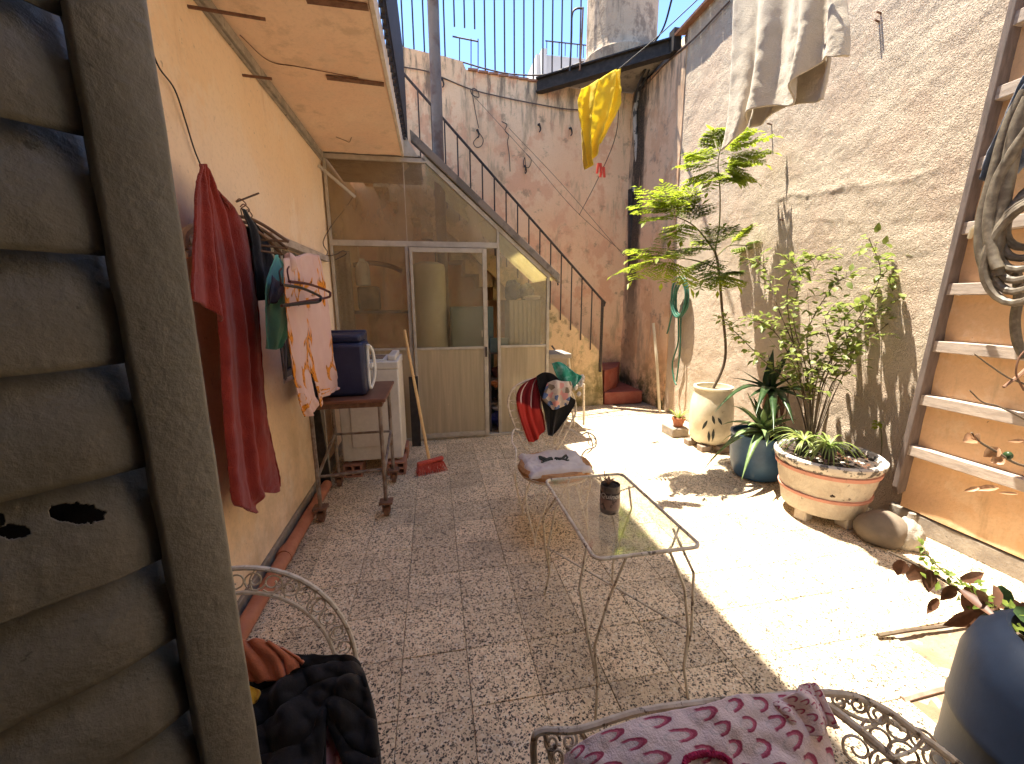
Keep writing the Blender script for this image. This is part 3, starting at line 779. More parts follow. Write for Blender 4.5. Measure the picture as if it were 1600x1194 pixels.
# ------------------------------------------------------------------ glazed lean-to under the stair
EY = 4.93
enc = thing('glass_lean_to', 'dirty glazed lean-to with aluminium frames and sliding door under stair', 'glass enclosure', (.2, EY, 0))
def bar(pts, w_=.04, d_=.04, name='frame_bar', m=m_alu, y=EY):
    a, b = V((pts[0][0], y, pts[0][1])), V((pts[1][0], y, pts[1][1]))
    d = (b-a).normalized(); n = V((-d.z, 0, d.x))*(w_/2)
    return MB().prism([a-n, b-n, b+n, a+n], (0, d_, 0)).build(name, m, enc, smooth=False, bevel=.003)
XL, XR = -1.06, 1.37
sx = lambda x: 3.16-(x+.03)*.885                       # underside of the sloping top rail
bar(((XL, 3.135), (-.02, 3.135)), .045)
bar(((-.045, 3.17), (XR+.02, sx(XR+.02)+.02)), .045, .05)
bar(((XL, 2.275), (.775, 2.275)), .06, .05, y=EY-.004)
bar(((-.26, .03), (-.26, 2.245)), .04)
bar(((.765, .03), (.765, 2.245)), .035); bar(((.765, 2.305), (.765, sx(.765)-.01)), .03)
bar(((1.365, .03), (1.365, sx(1.365)-.01)), .035)
bar(((.785, 1.11), (1.345, 1.11)), .03); bar(((-1.06, 1.11), (-.28, 1.11)), .03)
bar(((XL, .015), (1.385, .015)), .03, .06, 'sill', y=EY-.008)
bar(((XL+.015, .03), (XL+.015, 3.11)), .03)
def pane(name, poly, m, y=EY+.018):
    return MB().prism([(x, y, z) for x, z in poly], (0, .005, 0)).build(name, m, enc, smooth=False)
pane('pane', [(XL+.03, 2.305), (-.252, 2.305), (-.252, 3.11), (XL+.03, 3.11)], m_gl_up)
pane('pane', [(-.248, 2.305), (.75, 2.305), (.75, sx(.75)-.02), (-.03, 3.11), (-.248, 3.11)], m_gl_up)
bar(((-.25, 2.305), (-.25, 3.11)), .008, .012, 'glazing_joint', y=EY+.014)
pane('pane', [(XL+.03, 1.125), (-.28, 1.125), (-.28, 2.245), (XL+.03, 2.245)], m_gl)
pane('pane', [(XL+.03, .03), (-.28, .03), (-.28, 1.095), (XL+.03, 1.095)], m_gl_low)
pane('pane', [(.783, 1.125), (1.347, 1.125), (1.347, sx(1.347)-.02), (.783, sx(.783)-.02)], m_gl)
pane('pane', [(.783, .03), (1.347, .03), (1.347, 1.095), (.783, 1.095)], m_gl_low)
# sliding door, pushed a little to the left
dy = EY-.045
def dbar(pts, w_, par=None, name='door_rail'):
    a, b = V((pts[0][0], dy, pts[0][1])), V((pts[1][0], dy, pts[1][1]))
    d = (b-a).normalized(); n = V((-d.z, 0, d.x))*(w_/2)
    return MB().prism([a-n, b-n, b+n, a+n], (0, .03, 0)).build(name, m_alu, par or enc, smooth=False, bevel=.003)
dl, dr = -.215, .60
door = dbar(((dl, .035), (dl, 2.235)), .03, name='sliding_door')
dbar(((dr, .035), (dr, 2.235)), .05, door, 'door_stile')
for z, ww in ((.06, .05), (1.11, .03), (2.21, .05)): dbar(((dl+.016, z), (dr-.026, z)), ww, door)
for z0_, z1_, mm in ((.086, 1.094, m_gl_low), (1.126, 2.184, m_gl)):
    MB().box((dl+.015, dy+.012, z0_), (dr-.025, dy+.017, z1_)).build('door_pane', mm, door, smooth=False)
MB().box((dr-.012, dy-.012, 1.0), (dr+.012, dy, 1.12)).build('door_pull', m_iron, door, smooth=False)
# side glass and sheet roof following the stair
for z0_, z1_ in ((.03, 1.095), (1.11, sx(1.37)-.03)):
    MB().box((1.362, EY+.05, z0_), (1.367, SY-.01, z1_)).build('side_pane', m_gl_low if z0_ < 1 else m_gl, enc, smooth=False)
rf = MB()
def rff(u, v):
    x = lerp(-.02, 1.46, u); return V((x, lerp(EY-.02, SY-.06, v), sx(x)+.05+.006*math.sin(v*60)))
rf.grid(rff, 30, 60); rf.build('roof_sheet', m_roofsheet, enc, thick=.006, angle=180)
MB().box((XL, EY, 3.165), (-.06, SY-.05, 3.18)).build('roof_board', m_slab, enc, smooth=False)
fa = MB(); fa.prism([(-.16, EY-.03, sx(-.16)+.05), (1.5, EY-.03, sx(1.5)+.05), (1.5, EY-.03, sx(1.5)+.15), (-.16, EY-.03, sx(-.16)+.15)], (0, .1, 0))
fa.build('roof_fascia', m_slab, enc, smooth=False, bevel=.006)
tri = MB().prism([(-.25, EY-.012, 3.165), (-.09, EY-.012, 3.165), (-.25, EY-.012, 3.42)], (0, .03, 0)); tri.build('end_panel', m_alu, enc, smooth=False)
for i, z in enumerate((0, .05, .1)):
    pass
tag(MB().tube([(.145, 5.62, 0), (.145, 5.62, 7.4)], .066, 16).build('steel_pole', M('rusted_pole', (.20, .165, .14), (.12, .07, .05), 4, rough=.7, bump=.2, bsc=30), origin=(.145, 5.62, 0)), 'tall rusty round steel pole rising through the lean-to roof', 'pole')
# things kept inside
ht = thing('water_heater', 'tall cream cylindrical water heater behind the sliding glass door', 'water heater', (-.03, 5.5, .85))
MB().lathe([(.12, .85), (.19, .88), (.2, .93), (.2, 2.05), (.19, 2.1), (.12, 2.13)], (-.03, 5.5, 0), 28).build('tank', m_heater, ht)
MB().lathe([(.02, 0), (.032, .004), (.03, .008), (.01, .009)], (0, 0, 0), 16).build('badge', M('grey_print', (.3, .28, .22)), ht).data.transform(Matrix.Translation((-.01, -.198, 1.93)) @ Matrix.Rotation(R(90), 4, 'X'))
for dx in (-.09, .05): MB().tube([(-.03+dx, 5.5, .88), (-.03+dx, 5.5, .3)], .012, 6).build('pipe', m_rust, ht)
MB().tube(spline([(.06, 5.5, 2.1), (.06, 5.5, 2.3), (.02, 5.55, 2.4), (-.1, 5.6, 2.42)]), .014, 6).build('pipe', m_iron, ht)
MB().box((-.2, 5.4, .2), (.14, 5.6, .3)).build('bracket', m_rust, ht, smooth=False)
MB().box((-.2, 5.36, 0), (.14, 5.64, .2)).build('plinth', m_brick, ht, smooth=False)
cab = thing('teal_cabinet', 'blue grey cabinet standing behind the sliding door beside the heater', 'cabinet', (.5, 5.5, 0))
MB().box((.22, 5.35, 0), (.76, 5.8, 1.58)).build('carcass', m_teal, cab, smooth=False, bevel=.012)
MB().box((.235, 5.335, 1.0), (.745, 5.349, 1.56)).build('door', m_teal, cab, smooth=False, bevel=.005)
MB().box((.6, 5.325, 1.2), (.615, 5.334, 1.28)).build('handle', m_whitepl, cab, smooth=False)
sh = thing('shelf_unit', 'narrow shelf of jumbled things seen through the door gap', 'shelf', (.9, 5.3, 0))
for x in (.66, 1.16): MB().box((x, 5.1, 0), (x+.02, 5.45, 1.05)).build('side_panel', m_greywood, sh, smooth=False)
for z in (.02, .36, .68, 1.0): MB().box((.681, 5.1, z), (1.159, 5.45, z+.018)).build('shelf_board', m_greywood, sh, smooth=False)
for nm, lb, c, r3, mm, sd in (('bag', 'blue bundle on the bottom shelf inside the glass lean-to', (.84, 5.16, .16), (.15, .1, .12), M('blue_bundle', (.05, .05, .2), (.12, .12, .3), 20), 1),
                         ('bag', 'white crumpled bag on top of the blue bundle inside lean-to', (.84, 5.15, .3), (.13, .08, .05), f_white, 5),
                         ('bag', 'black crumpled bag on the second shelf inside the glass lean-to', (.86, 5.2, .46), (.15, .09, .09), f_black, 2),
                         ('fruit_bag', 'orange fruit bag on the middle shelf inside the glass lean-to', (.86, 5.14, .62), (.16, .09, .06), M('orange_fruit', (.68, .24, .06), (.75, .45, .3), 14), 3),
                         ('basket', 'dark red basket on the upper shelf inside the glass lean-to', (.82, 5.18, .76), (.12, .09, .08), M('dark_basket', (.12, .03, .025)), 4)):
    tag(MB().blob(c, r3, 18, 12, .5, 5, seed=sd).build(nm, mm, origin=c), lb, 'bag' if 'bag' in nm else 'basket')
gc = thing('slatted_box', 'pale grey slatted plastic box behind the right hand pane', 'box', (1.1, 5.35, 1.05))
MB().box((.93, 5.15, 1.022), (1.33, 5.5, 1.66)).build('body', M('pale_plastic', (.36, .34, .29)), gc, smooth=False)
for i in range(7): MB().box((.94+i*.055, 5.138, 1.03), (.975+i*.055, 5.149, 1.65)).build('slat', M('pale_slat', (.44, .42, .36)) if i == 0 else bpy.data.materials['pale_slat'], gc, smooth=False)
MB().box((.68, 5.12, 1.022), (.91, 5.16, 1.2)).build('drawer', m_teal, gc, smooth=False)
for c, r3, mm, lb, sd in (((1.0, 5.3, 1.78), (.1, .1, .12), f_denim, 'clear bag with dark contents on top of the slatted box', 1), ((1.17, 5.28, 1.76), (.1, .1, .1), M('grey_bag', (.16, .17, .18), (.3, .3, .3), 20), 'grey plastic bag on top of slatted box inside the lean-to', 2), ((1.22, 5.2, 1.69), (.11, .06, .03), f_white, 'white folded bag on the slatted box edge', 3)):
    tag(MB().blob(c, r3, 14, 10, .5, 4, seed=sd).build('plastic_bag', mm, origin=c), lb, 'bag')
jug = thing('white_jug', 'white plastic jug on the shelf inside the left glass pane', 'jug', P(565, 447, Y=5.6))
c = P(568, 447, Y=5.6); MB().lathe([(.07, 0), (.1, .01), (.1, .17), (.085, .24), (.04, .3), (.035, .33)], c, 18, .9, .7).build('body', m_whitepl, jug)
MB().tube(spline([c+V((.0, -.06, .29)), c+V((.07, -.07, .27)), c+V((.08, -.07, .17)), c+V((.05, -.065, .12))]), .014, 6).build('handle', m_whitepl, jug)
bx = c+V((.04, 0, -.3)); MB_ = MB().box(bx+V((-.11, -.08, 0)), bx+V((.15, .1, .295)))
tag(MB_.build('gas_meter', M('grey_meter', (.3, .25, .18), (.2, .16, .11), 12, bump=.2), origin=bx, bevel=.03), 'grey meter box under the white jug inside the lean-to', 'meter')
shp = MB().box(bx+V((-.3, -.1, -.04)), bx+V((.5, .12, -.005))); tag(shp.build('shelf_board', m_greywood, smooth=False, origin=bx), 'grey shelf board fixed behind the left pane of the lean-to', 'shelf')
brk = MB().box(bx+V((-.3, .1, -1.3)), bx+V((.5, .14, -.04))); tag(brk.build('panel', m_wb, smooth=False, origin=bx+V((0, .1, -1.3))), 'stained plastered panel under the shelf inside the left pane', 'panel')
for i, (x, w_) in enumerate(((522, 14), (533, 10), (541, 9))):
    a, b = P(x, 392, Y=5.15), P(x+8, 560, Y=5.15)
    n = V((.05*w_/14, 0, 0))
    tag(MB().prism([V((a.x, 5.15, 0.02))-n, V((a.x, 5.15, .02))+n, a+n, a-n], (0, .03, 0)).build('board', m_oldwood, smooth=False, origin=(a.x, 5.15, 0)), ('widest', 'middle', 'narrowest')[i]+' old board leaning upright inside the left glass pane', 'board', 'old boards in the lean-to')
wire('pipe', [P(x, y, Y=5.7) for x, y in ((552, 414), (580, 411), (610, 416), (628, 424))], .03, m_rust, 'short rusty pipe above the white jug inside the lean-to', 'pipe', n=8)
# fluorescent batten hung at the corner
bt = MB().tube([P(497, 258, X=-1.02), P(555, 308, Y=4.75)], .016, 8)
tag(bt.build('strip_light', m_alu, origin=P(497, 258, X=-1.02)), 'unlit thin strip light tube at the top corner of the lean-to', 'lamp')

# ------------------------------------------------------------------ far house over the back wall
fh = thing('distant_house', 'small white house with roof rail far beyond the back wall', 'house', (11, 30, 0))
a = P(838, 112, Y=30); b = P(912, 92, Y=30)
MB().box((a.x, 30, -3), (b.x+3, 36, b.z)).build('wall', m_house, fh, smooth=False)
c0, c1 = P(847, 75, Y=29.5), P(854, 120, Y=29.5)
MB().box((c0.x, 29.5, -3), (c1.x, 30.5, c0.z)).build('chimney', m_house, fh, smooth=False)
r = MB(); za = P(850, 93, Y=29.9).z
for i in range(8): r.tube([(c1.x+.1+i*.42, 29.9, b.z), (c1.x+.1+i*.42, 29.9, b.z+.75)], .03, 4)
r.tube([(c1.x, 29.9, b.z+.75), (c1.x+3.2, 29.9, b.z+.75)], .04, 4); r.build('roof_rail', m_iron, fh)

# ------------------------------------------------------------------ louvred shutter in the foreground
SP = V((-.3575, .715, 0)); SD = V((.743, .669, 0)).normalized(); SN = V((SD.y, -SD.x, 0))     # plane, along, towards the viewer
spl = dict(pl=(tuple(SP+V((0, 0, 1))), tuple(SN)))
shut = thing('shutter', 'dark olive louvred shutter leaf standing open in the left foreground', 'shutter', (-.82, .3, 0))
SWd = .082; LEN = .66
def sp(s, z, n=0): return SP-SD*s+V((0, 0, z))+SN*n
def plank(s0, s1, z0_, z1_, n0, n1, name, nu=8, nv=60, amp=.0015):
    mb = MB(); rr = .006
    prof_ = [(s0, n0), (s0, n1-rr), (s0+rr*.3, n1-rr*.3), (s0+rr, n1), (s1-rr, n1), (s1-rr*.3, n1-rr*.3), (s1, n1-rr), (s1, n0)]
    def f(u, v):
        a_ = u*(len(prof_)-1); i = min(int(a_), len(prof_)-2); t = a_-i
        s_ = lerp(prof_[i][0], prof_[i+1][0], t); n_ = lerp(prof_[i][1], prof_[i+1][1], t)
        p = sp(s_, lerp(z0_, z1_, v), n_)
        return p+SN*amp*mnoise.noise(p*22)+SD*amp*.8*mnoise.noise(p*13)
    mb.grid(f, 14, nv)
    return mb.build(name, m_shut, shut, angle=45)
plank(0, SWd, .1, 2.5, -.022, .012, 'stile', nv=160)
plank(LEN-.08, LEN, .1, 2.5, -.022, .012, 'stile')
bnd = [P(x, y, **spl).z for x, y in ((75, -25), (105, 170), (140, 367), (180, 546), (210, 712), (240, 862), (262, 992), (280, 1112))]
step = (bnd[0]-bnd[-1])/7
tops = [bnd[0]+step*2, bnd[0]+step]+bnd+[bnd[-1]-step*k for k in (1, 2, 3, 4)]
for i in range(len(tops)-1):
    zt, zb = tops[i], tops[i+1]; hh = zt-zb
    hole = 6 <= i <= 6
    mb = MB()
    def sl_f(u, v, zt=zt, hh=hh, i=i):
        s_ = lerp(SWd-.004, LEN-.07, u); z = zt-hh*1.16*v+.0
        n_ = -.052+.05*math.sin(min(1, v*1.02)*math.pi*.60)**.8*1.0-.004*v
        n_ += .0035*mnoise.noise(V((s_*9, z*6, i)))+.0012*mnoise.noise(V((s_*40, z*40, i)))
        z += .004*mnoise.noise(V((s_*7, i*3.3, 0)))
        sag = .006*math.exp(-(u*14)**2); 
        return sp(s_, z, n_-sag*1.5)
    def sk(u, v, zt=zt, hh=hh):
        p = sp(lerp(SWd-.004, LEN-.07, u), zt-hh*1.16*v)
        q = RM.T @ (np.array(p+SN*-.01)-EYE); x = 800+FOC*q[0]/q[2]; y = 597+FOC*q[1]/q[2]
        j = mnoise.noise(V((x*.07, y*.07, 1)))*.5+mnoise.noise(V((x*.2, y*.2, 4)))*.3
        return (abs(x-120)/44)**2+(abs(y-806)/15)**2 < 1+j or (abs(x-22)/26)**2+(abs(y-836)/10)**2 < 1+j or (abs(x-2)/8)**2+(abs(y-820)/9)**2 < 1
    mb.grid(sl_f, 420 if hole else 50, 120 if hole else 16, skip=sk if hole else None)
    mb.build('slat', m_shut, shut, thick=.004, angle=180)
MB().prism([sp(SWd-.03, .1, -.085), sp(LEN, .1, -.085), sp(LEN, 2.5, -.085), sp(SWd-.03, 2.5, -.085)], -SN*.006).build('dark_hole_backing', m_black, shut, smooth=False)  # added black sheet standing in for the shade seen through the holes

# ------------------------------------------------------------------ along the left wall
pp = MB(); a, b = V((-1.015, .6, .05)), V((-.995, 3.72, .05)); pp.tube([a, V((-1.0, 2.0, .05)), b], .042, 14)
drn = thing('drain_pipe', 'terracotta coloured drain pipe lying along the foot of the left wall', 'pipe', (-1, 2, 0))
pp.build('pipe', m_pipe, drn)
for y in (1.55, 2.62): MB().tube([(-1.003, y, .05), (-1.002, y+.09, .05)], .05, 14).build('collar', m_pipe, drn)
wire('clothes_wire', [P(x, y, X=-1.06) for x, y in ((238, 82), (250, 108), (273, 140), (290, 190), (303, 232), (315, 262))], .0035, m_wire, 'thin dark wire on the left wall ending at the red towel', 'wire')
cloth('towel', [[(316, 258), (305, 300), (301, 380), (297, 440), (297, 468)], [(316, 258), (313, 300), (315, 380), (320, 440), (325, 478)], [(317, 258), (322, 300), (330, 380), (338, 450), (346, 503)]],
      f_red, dict(X=-.90), (1, -.4, 0), folds=1.2, amp=.016, nu=24, nv=40, label='short folded end of the red towel hanging on the left wall', cat='towel', seed=4, thick=.010)
cloth('towel', [[(315, 257), (322, 340), (343, 500), (352, 650), (364, 775), (374, 790)], [(317, 258), (338, 345), (362, 500), (372, 650), (388, 780), (401, 801)], [(322, 268), (352, 345), (380, 500), (391, 650), (402, 745), (408, 772)], [(345, 310), (374, 350), (393, 470), (408, 640), (424, 740), (428, 770)], [(372, 342), (393, 372), (405, 470), (418, 640), (438, 735), (441, 760)]],
      f_red, dict(X=-.93), (1, -.35, 0), folds=3, amp=.017, nu=70, nv=110, label='long red terry towel hanging from a nail on left wall', cat='towel', seed=2, thick=.010, ramp0=.8, wand=.25)
for lb, pts in (('bent wire nail above the hangers on the left wall', [P(368, 316, X=-1.09), P(386, 309, X=-.98), P(404, 302, X=-.88)]),
                ('black hooked wire by the corner of the left wall', [P(503, 404, X=-1.09), P(512, 395, X=-1.03), P(505, 378, X=-1.05), P(520, 350, X=-1.02), P(540, 325, X=-.98), P(551, 308, X=-.95)]),
                ('dark wire hook over the pink printed scarf', [P(507, 400, X=-1.08), P(524, 398, X=-.95), P(536, 392, X=-.9), P(541, 397, X=-.9), P(524, 406, X=-.93)])):
    wire('wire_hook', pts, .005, m_wirebr, lb, 'hook')
# wooden hangers
def hanger(name, c, d, L, drop, m, label, r=.009, group=None, hook=.08):
    d = V(d).normalized(); c = V(c); t = thing(name, label, 'hanger', c, group)
    a, b = c-d*L/2+V((0, 0, -drop)), c+d*L/2+V((0, 0, -drop))
    MB().tube(spline([a, c-d*L*.2+V((0, 0, -drop*.3)), c+V((0, 0, -.01)), c+d*L*.2+V((0, 0, -drop*.3)), b]), r, 7).build('arm', m, t)
    MB().tube([a+V((0, 0, .002)), b+V((0, 0, .002))], r*.7, 6).build('crossbar', m, t)
    MB().tube(spline([c, c+V((0, 0, hook*.4)), c+d*.025+V((0, 0, hook*.7)), c+V((0, 0, hook)), c-d*.02+V((0, 0, hook*.8))], 5), .003, 5).build('hook', m_rust, t)
    return t
m_hw = M('hanger_wood', (.2, .11, .06), (.13, .07, .04), 12, rough=.6)
for k, (dx, dd) in enumerate(((0, (1, .5, 0)), (.025, (.9, 1.0, 0)), (.05, (.5, 1.2, 0)))):
    c = P(378, 336, X=-.97+dx)
    hanger('wooden_hanger', c+V((0, .04*k, -.02*k)), dd, .42, .12, m_hw, ('topmost of the brown wooden hangers on the bent nail', 'middle of the brown wooden hangers on the bent nail', 'lowest of the brown wooden hangers, holding the black garment')[k], group='wooden hangers on the nail')
hp = P(303, 382, X=-.98); hk = MB()
hk.tube(spline([hp+V((0, -.08, -.03)), hp+V((0, -.06, .03)), hp+V((.02, 0, .07)), hp+V((.03, .05, .06))]), .018, 8)
hk.tube(spline([hp+V((0, -.085, -.05)), hp+V((0.01, -.04, -.03)), hp+V((.02, 0.02, .0)), hp+V((.03, .06, .0))]), .016, 8)
hk.tube([hp+V((-.1, -.03, 0)), hp+V((.01, -.03, .01))], .015, 8)
tag(hk.build('wall_bracket', m_oldwood, origin=hp), 'knotted wooden wall bracket behind the red towel', 'bracket')
cloth('black_garment', [[(378, 325), (392, 360), (400, 420), (408, 470)], [(385, 330), (402, 362), (412, 420), (418, 468)], [(395, 345), (415, 372), (425, 425), (430, 470)], [(402, 352), (424, 390), (432, 430), (438, 468)]],
      f_black, dict(X=-.90), (1, -.4, 0), folds=2, amp=.012, nu=20, nv=24, label='black garment hanging behind the red towel', cat='garment', seed=6)
cloth('mint_top', [[(430, 400), (416, 440), (412, 480), (416, 543)], [(433, 398), (436, 440), (432, 490), (424, 546)], [(437, 402), (450, 440), (445, 500), (434, 546)], [(441, 410), (462, 466), (452, 510), (437, 543)]],
      f_mint, dict(X=-.82), (1, -.5, 0), folds=2, amp=.012, nu=24, nv=30, label='mint green bikini top hanging from a black hanger', cat='garment', seed=9)
cloth('dark_garment', [[(424, 430), (420, 455), (418, 476)], [(436, 440), (432, 458), (428, 474)], [(446, 448), (440, 462), (432, 472)]], f_denim, dict(X=-.79), (1, -.5, 0), folds=2, amp=.012, nu=12, nv=10, label='small black lacy garment bunched in front of the mint top', cat='garment', seed=3)
cloth('scarf', [[(442, 404), (446, 470), (456, 560), (468, 625), (478, 652)], [(455, 402), (460, 470), (470, 560), (480, 620), (492, 645)], [(468, 400), (478, 470), (484, 560), (492, 610), (498, 625)]],
      m_scarf, dict(X=-.68), (1, -.5, 0), folds=2, amp=.012, nu=40, nv=60, label='narrow front fold of the pink scarf with leopard print', cat='scarf', seed=5)
cloth('scarf', [[(456, 404), (466, 470), (480, 560), (494, 610), (500, 638)], [(478, 396), (490, 470), (498, 560), (506, 610), (508, 620)], [(494, 398), (507, 470), (516, 560), (524, 600), (524, 612)], [(500, 400), (513, 470), (521, 560), (529, 598), (527, 606)]],
      m_scarf, dict(X=-.72), (1, -.5, 0), folds=2.5, amp=.014, nu=60, nv=70, label='wide pink scarf with orange leopard print by the window', cat='scarf', seed=8)
pk = P(454, 410, X=-.68)
tag(MB().blob(pk, (.03, .03, .045), 10, 8, .3).build('knot', m_scarf, origin=pk), 'gathered knot at the top of the pink scarf', 'knot')
for k, (a, b, c, mm, lb) in enumerate((((452, 440), (512, 455), (512, 465), m_inkred, 'dark red plastic hanger sticking out by the scarf'), ((440, 445), (498, 462), (496, 472), m_blackpl, 'black plastic hanger sticking out over the mint top'))):
    t = thing('plastic_hanger', lb, 'hanger', P(*a, X=-.66), 'plastic hangers by the scarf')
    A, B, C_ = P(*a, X=-.66+.02*k), P(*b, X=-.62+.02*k), P(*c, X=-.62+.02*k)
    D = P(440, 478, X=-.66)
    MB().tube(spline([A, A.lerp(B, .5)+V((0, 0, .012)), B, B.lerp(C_, .5)+V((.015, 0, 0)), C_, C_.lerp(D, .5), D]), .007, 7).build('frame', mm, t)
    MB().tube(spline([A, A+V((0, -.01, .05)), A+V((0, .02, .07))]), .004, 5).build('hook', mm, t)

# ------------------------------------------------------------------ trolley, cooler, washing machine, broom
cart = thing('trolley', 'rusty rolling trolley table with a brown wooden top', 'trolley', (-.64, 3.45, 0))
cx0, cx1, cy0, cy1 = -.92, -.40, 3.12, 3.78
MB().box((cx0-.01, cy0-.03, .925), (cx1+.03, cy1+.03, .952)).build('top', m_brownwood, cart, smooth=False, bevel=.006)
rl_ = MB(); rl_.box((cx0, cy0, .885), (cx1, cy0+.025, .923)); rl_.box((cx0, cy1-.025, .885), (cx1, cy1, .923)); rl_.box((cx0, cy0+.026, .885), (cx0+.025, cy1-.026, .923)); rl_.box((cx1-.025, cy0+.026, .885), (cx1, cy1-.026, .923))
rl_.build('apron', m_rust, cart, smooth=False)
m_rustpale = M('worn_tube', (.25, .2, .16), (.14, .085, .055), 14, rough=.6, bump=.2)
for x in (cx0+.02, cx1-.02):
    for y in (cy0+.015, cy1-.015):
        MB().tube([(x, y, .13), (x, y, .885)], .0155, 8).build('leg', m_rustpale, cart)
        ca = MB(); ca.box((x-.05, y-.045, .112), (x+.05, y+.045, .13)); ca.box((x-.03, y-.02, .04), (x-.022, y+.03, .112)); ca.box((x+.022, y-.02, .04), (x+.03, y+.03, .112))
        cs = ca.build('caster', m_rust, cart, smooth=False)
        MB().tube([(x-.018, y+.01, .041), (x+.018, y+.01, .041)], .04, 14).build('wheel', m_rust, cs)
st_ = MB()
for (p, q) in (((cx0+.02, cy0+.015, .36), (cx0+.02, cy1-.015, .50)), ((cx1-.02, cy0+.015, .36), (cx1-.02, cy1-.015, .50)), ((cx0+.02, cy0+.03, .36), (cx1-.02, cy0+.03, .385)), ((cx0+.02, cy1-.03, .5), (cx1-.02, cy1-.03, .5))): st_.tube([p, q], .012, 6)
st_.build('stretcher', m_rustpale, cart)
cool = thing('cooler', 'navy blue cooler box with white handle on the trolley', 'cooler', (-.7, 3.4, .952))
kx0, kx1, ky0, ky1, kz = -.93, -.515, 3.2, 3.5, .954
MB().box((kx0, ky0, kz), (kx1, ky1, kz+.40)).build('body', m_navy, cool, bevel=.03)
MB().box((kx0+.01, ky0+.02, kz+.402), (kx1-.02, ky1+.04, kz+.46)).build('lid', m_navy, cool, bevel=.02)
MB().box((kx0+.01, ky1-.03, kz+.3), (kx1-.02, ky1+.06, kz+.475)).build('hinge_rim', m_navy, cool, bevel=.015)
hx = kx1+.022; hd = MB()
hd.tube(spline([(hx, ky0+.10, kz+.37), (hx+.02, ky0+.16, kz+.31), (hx+.025, ky0+.17, kz+.16), (hx, ky0+.14, kz+.05), (hx-.012, ky0+.10, kz+.06), (hx-.012, ky0+.10, kz+.2), (hx-.01, ky0+.10, kz+.34)], 6, True), .013, 8, closed=True)
hd.box((kx1+.0, ky0+.09, kz+.2), (kx1+.04, ky0+.17, kz+.235)); hd.build('handle', m_whitepl, cool, bevel=.003)
wash = thing('washing_machine', 'white top loading washing machine standing on bricks by the trolley', 'washing machine', (-.6, 4.3, .13))
wx0, wx1, wy0, wy1, wz0, wz1 = -.90, -.345, 3.98, 4.55, .15, 1.03
MB().box((wx0, wy0, wz0), (wx1, wy1, wz1)).build('body', m_white_en, wash, bevel=.012)
MB().box((wx0-.004, wy0-.006, wz1+.002), (wx1+.004, wy1, wz1+.075)).build('top_panel', m_white_en, wash, bevel=.012)
lid = MB().box((wx0+.03, wy0+.03, wz1+.077), (wx1-.1, wy1-.16, wz1+.088)).build('lid', m_whitepl, wash, bevel=.004)
MB().box((wx0+.06, wy0+.06, wz1+.0885), (wx1-.14, wy1-.19, wz1+.093)).build('lid_window', M('smoky_plastic', (.2, .21, .19), rough=.15), lid, smooth=False)
MB().box((wx1-.095, wy0+.05, wz1+.077), (wx1-.02, wy1-.05, wz1+.125)).build('control_panel', m_white_en, wash, bevel=.012)
MB().box((wx0+.10, wy0-.012, wz0+.14), (wx1-.1, wy0-.001, wz1-.12)).build('front_panel', m_white_en, wash, smooth=False, bevel=.004)
for x in (wx0+.05, wx1-.05): MB().tube([(x, wy0+.06, wz0-.02), (x, wy0+.06, wz0)], .02, 8).build('foot', m_whitepl, wash)
for k, (x, y, nm) in enumerate(((wx0-.0, wy0-.03, 'left'), (wx1-.15, wy0-.05, 'right'), (wx1-.15, wy1-.2, 'rear'))):
    t = thing('hollow_brick', nm+' hollow red brick under the washing machine', 'brick', (x, y, 0), 'bricks under the washing machine')
    L_ = .24; Mx = .17
    bk = MB()
    for (a, b) in ((0, .018), (.076, .094), (.152, .17)): bk.box((x+a, y, .0), (x+b, y+L_, .126))
    for (a, b) in ((0, .015), (.055, .071), (.111, .126)):
        for (c, d) in ((.0181, .0759), (.0941, .1519)): bk.box((x+c, y+.0005, a), (x+d, y+L_-.0005, b))
    bk.build('shell', m_brick, t, smooth=False)
db = thing('dark_plank', 'dark punched metal plank standing beside the washing machine', 'plank', (-.25, 4.75, 0))
MB().box((-.30, 4.72, 0), (-.20, 4.75, .82)).build('plank', m_black, db, smooth=False)
dh = MB()
for i in range(8): dh.lathe([(.008, 0), (.008, .003)], (0, 0, 0), 8)
tag(MB().prism([(-1.05, 3.75, 0), (-.97, 3.75, 0), (-1.0, 3.7, .85), (-1.06, 3.7, .85)], (0, .03, 0)).build('board', m_black, smooth=False, origin=(-1.0, 3.75, 0)), 'dark board leaning in the gap between wall and trolley', 'board')
tag(MB().box((-1.04, 3.86, 0), (-1.0, 3.9, .95)).build('metal_post', m_alu, smooth=False, origin=(-1.02, 3.88, 0)), 'grey metal strip standing against wall behind the trolley', 'strip')
br = thing('broom', 'broom with wooden handle and red bristles by the glass wall', 'broom', (-.07, 3.95, 0))
b0, b1 = V((-.10, 3.98, .12)), P(632, 516, Y=4.7)
MB().tube([b0, b1], .015, 8).build('handle', m_wood, br)
bd = V((.9, .32, 0)).normalized(); bn = V((-bd.y, bd.x, 0)); bc = V((-.085, 3.95, 0))
hb = MB(); hb.prism([bc-bd*.13-bn*.028+V((0, 0, .085)), bc+bd*.13-bn*.028+V((0, 0, .105)), bc+bd*.13+bn*.028+V((0, 0, .105)), bc-bd*.13+bn*.028+V((0, 0, .085))], (0, 0, .028))
hb.build('head', m_redpl, br, bevel=.006)
bs = MB(); rs = random.Random(2)
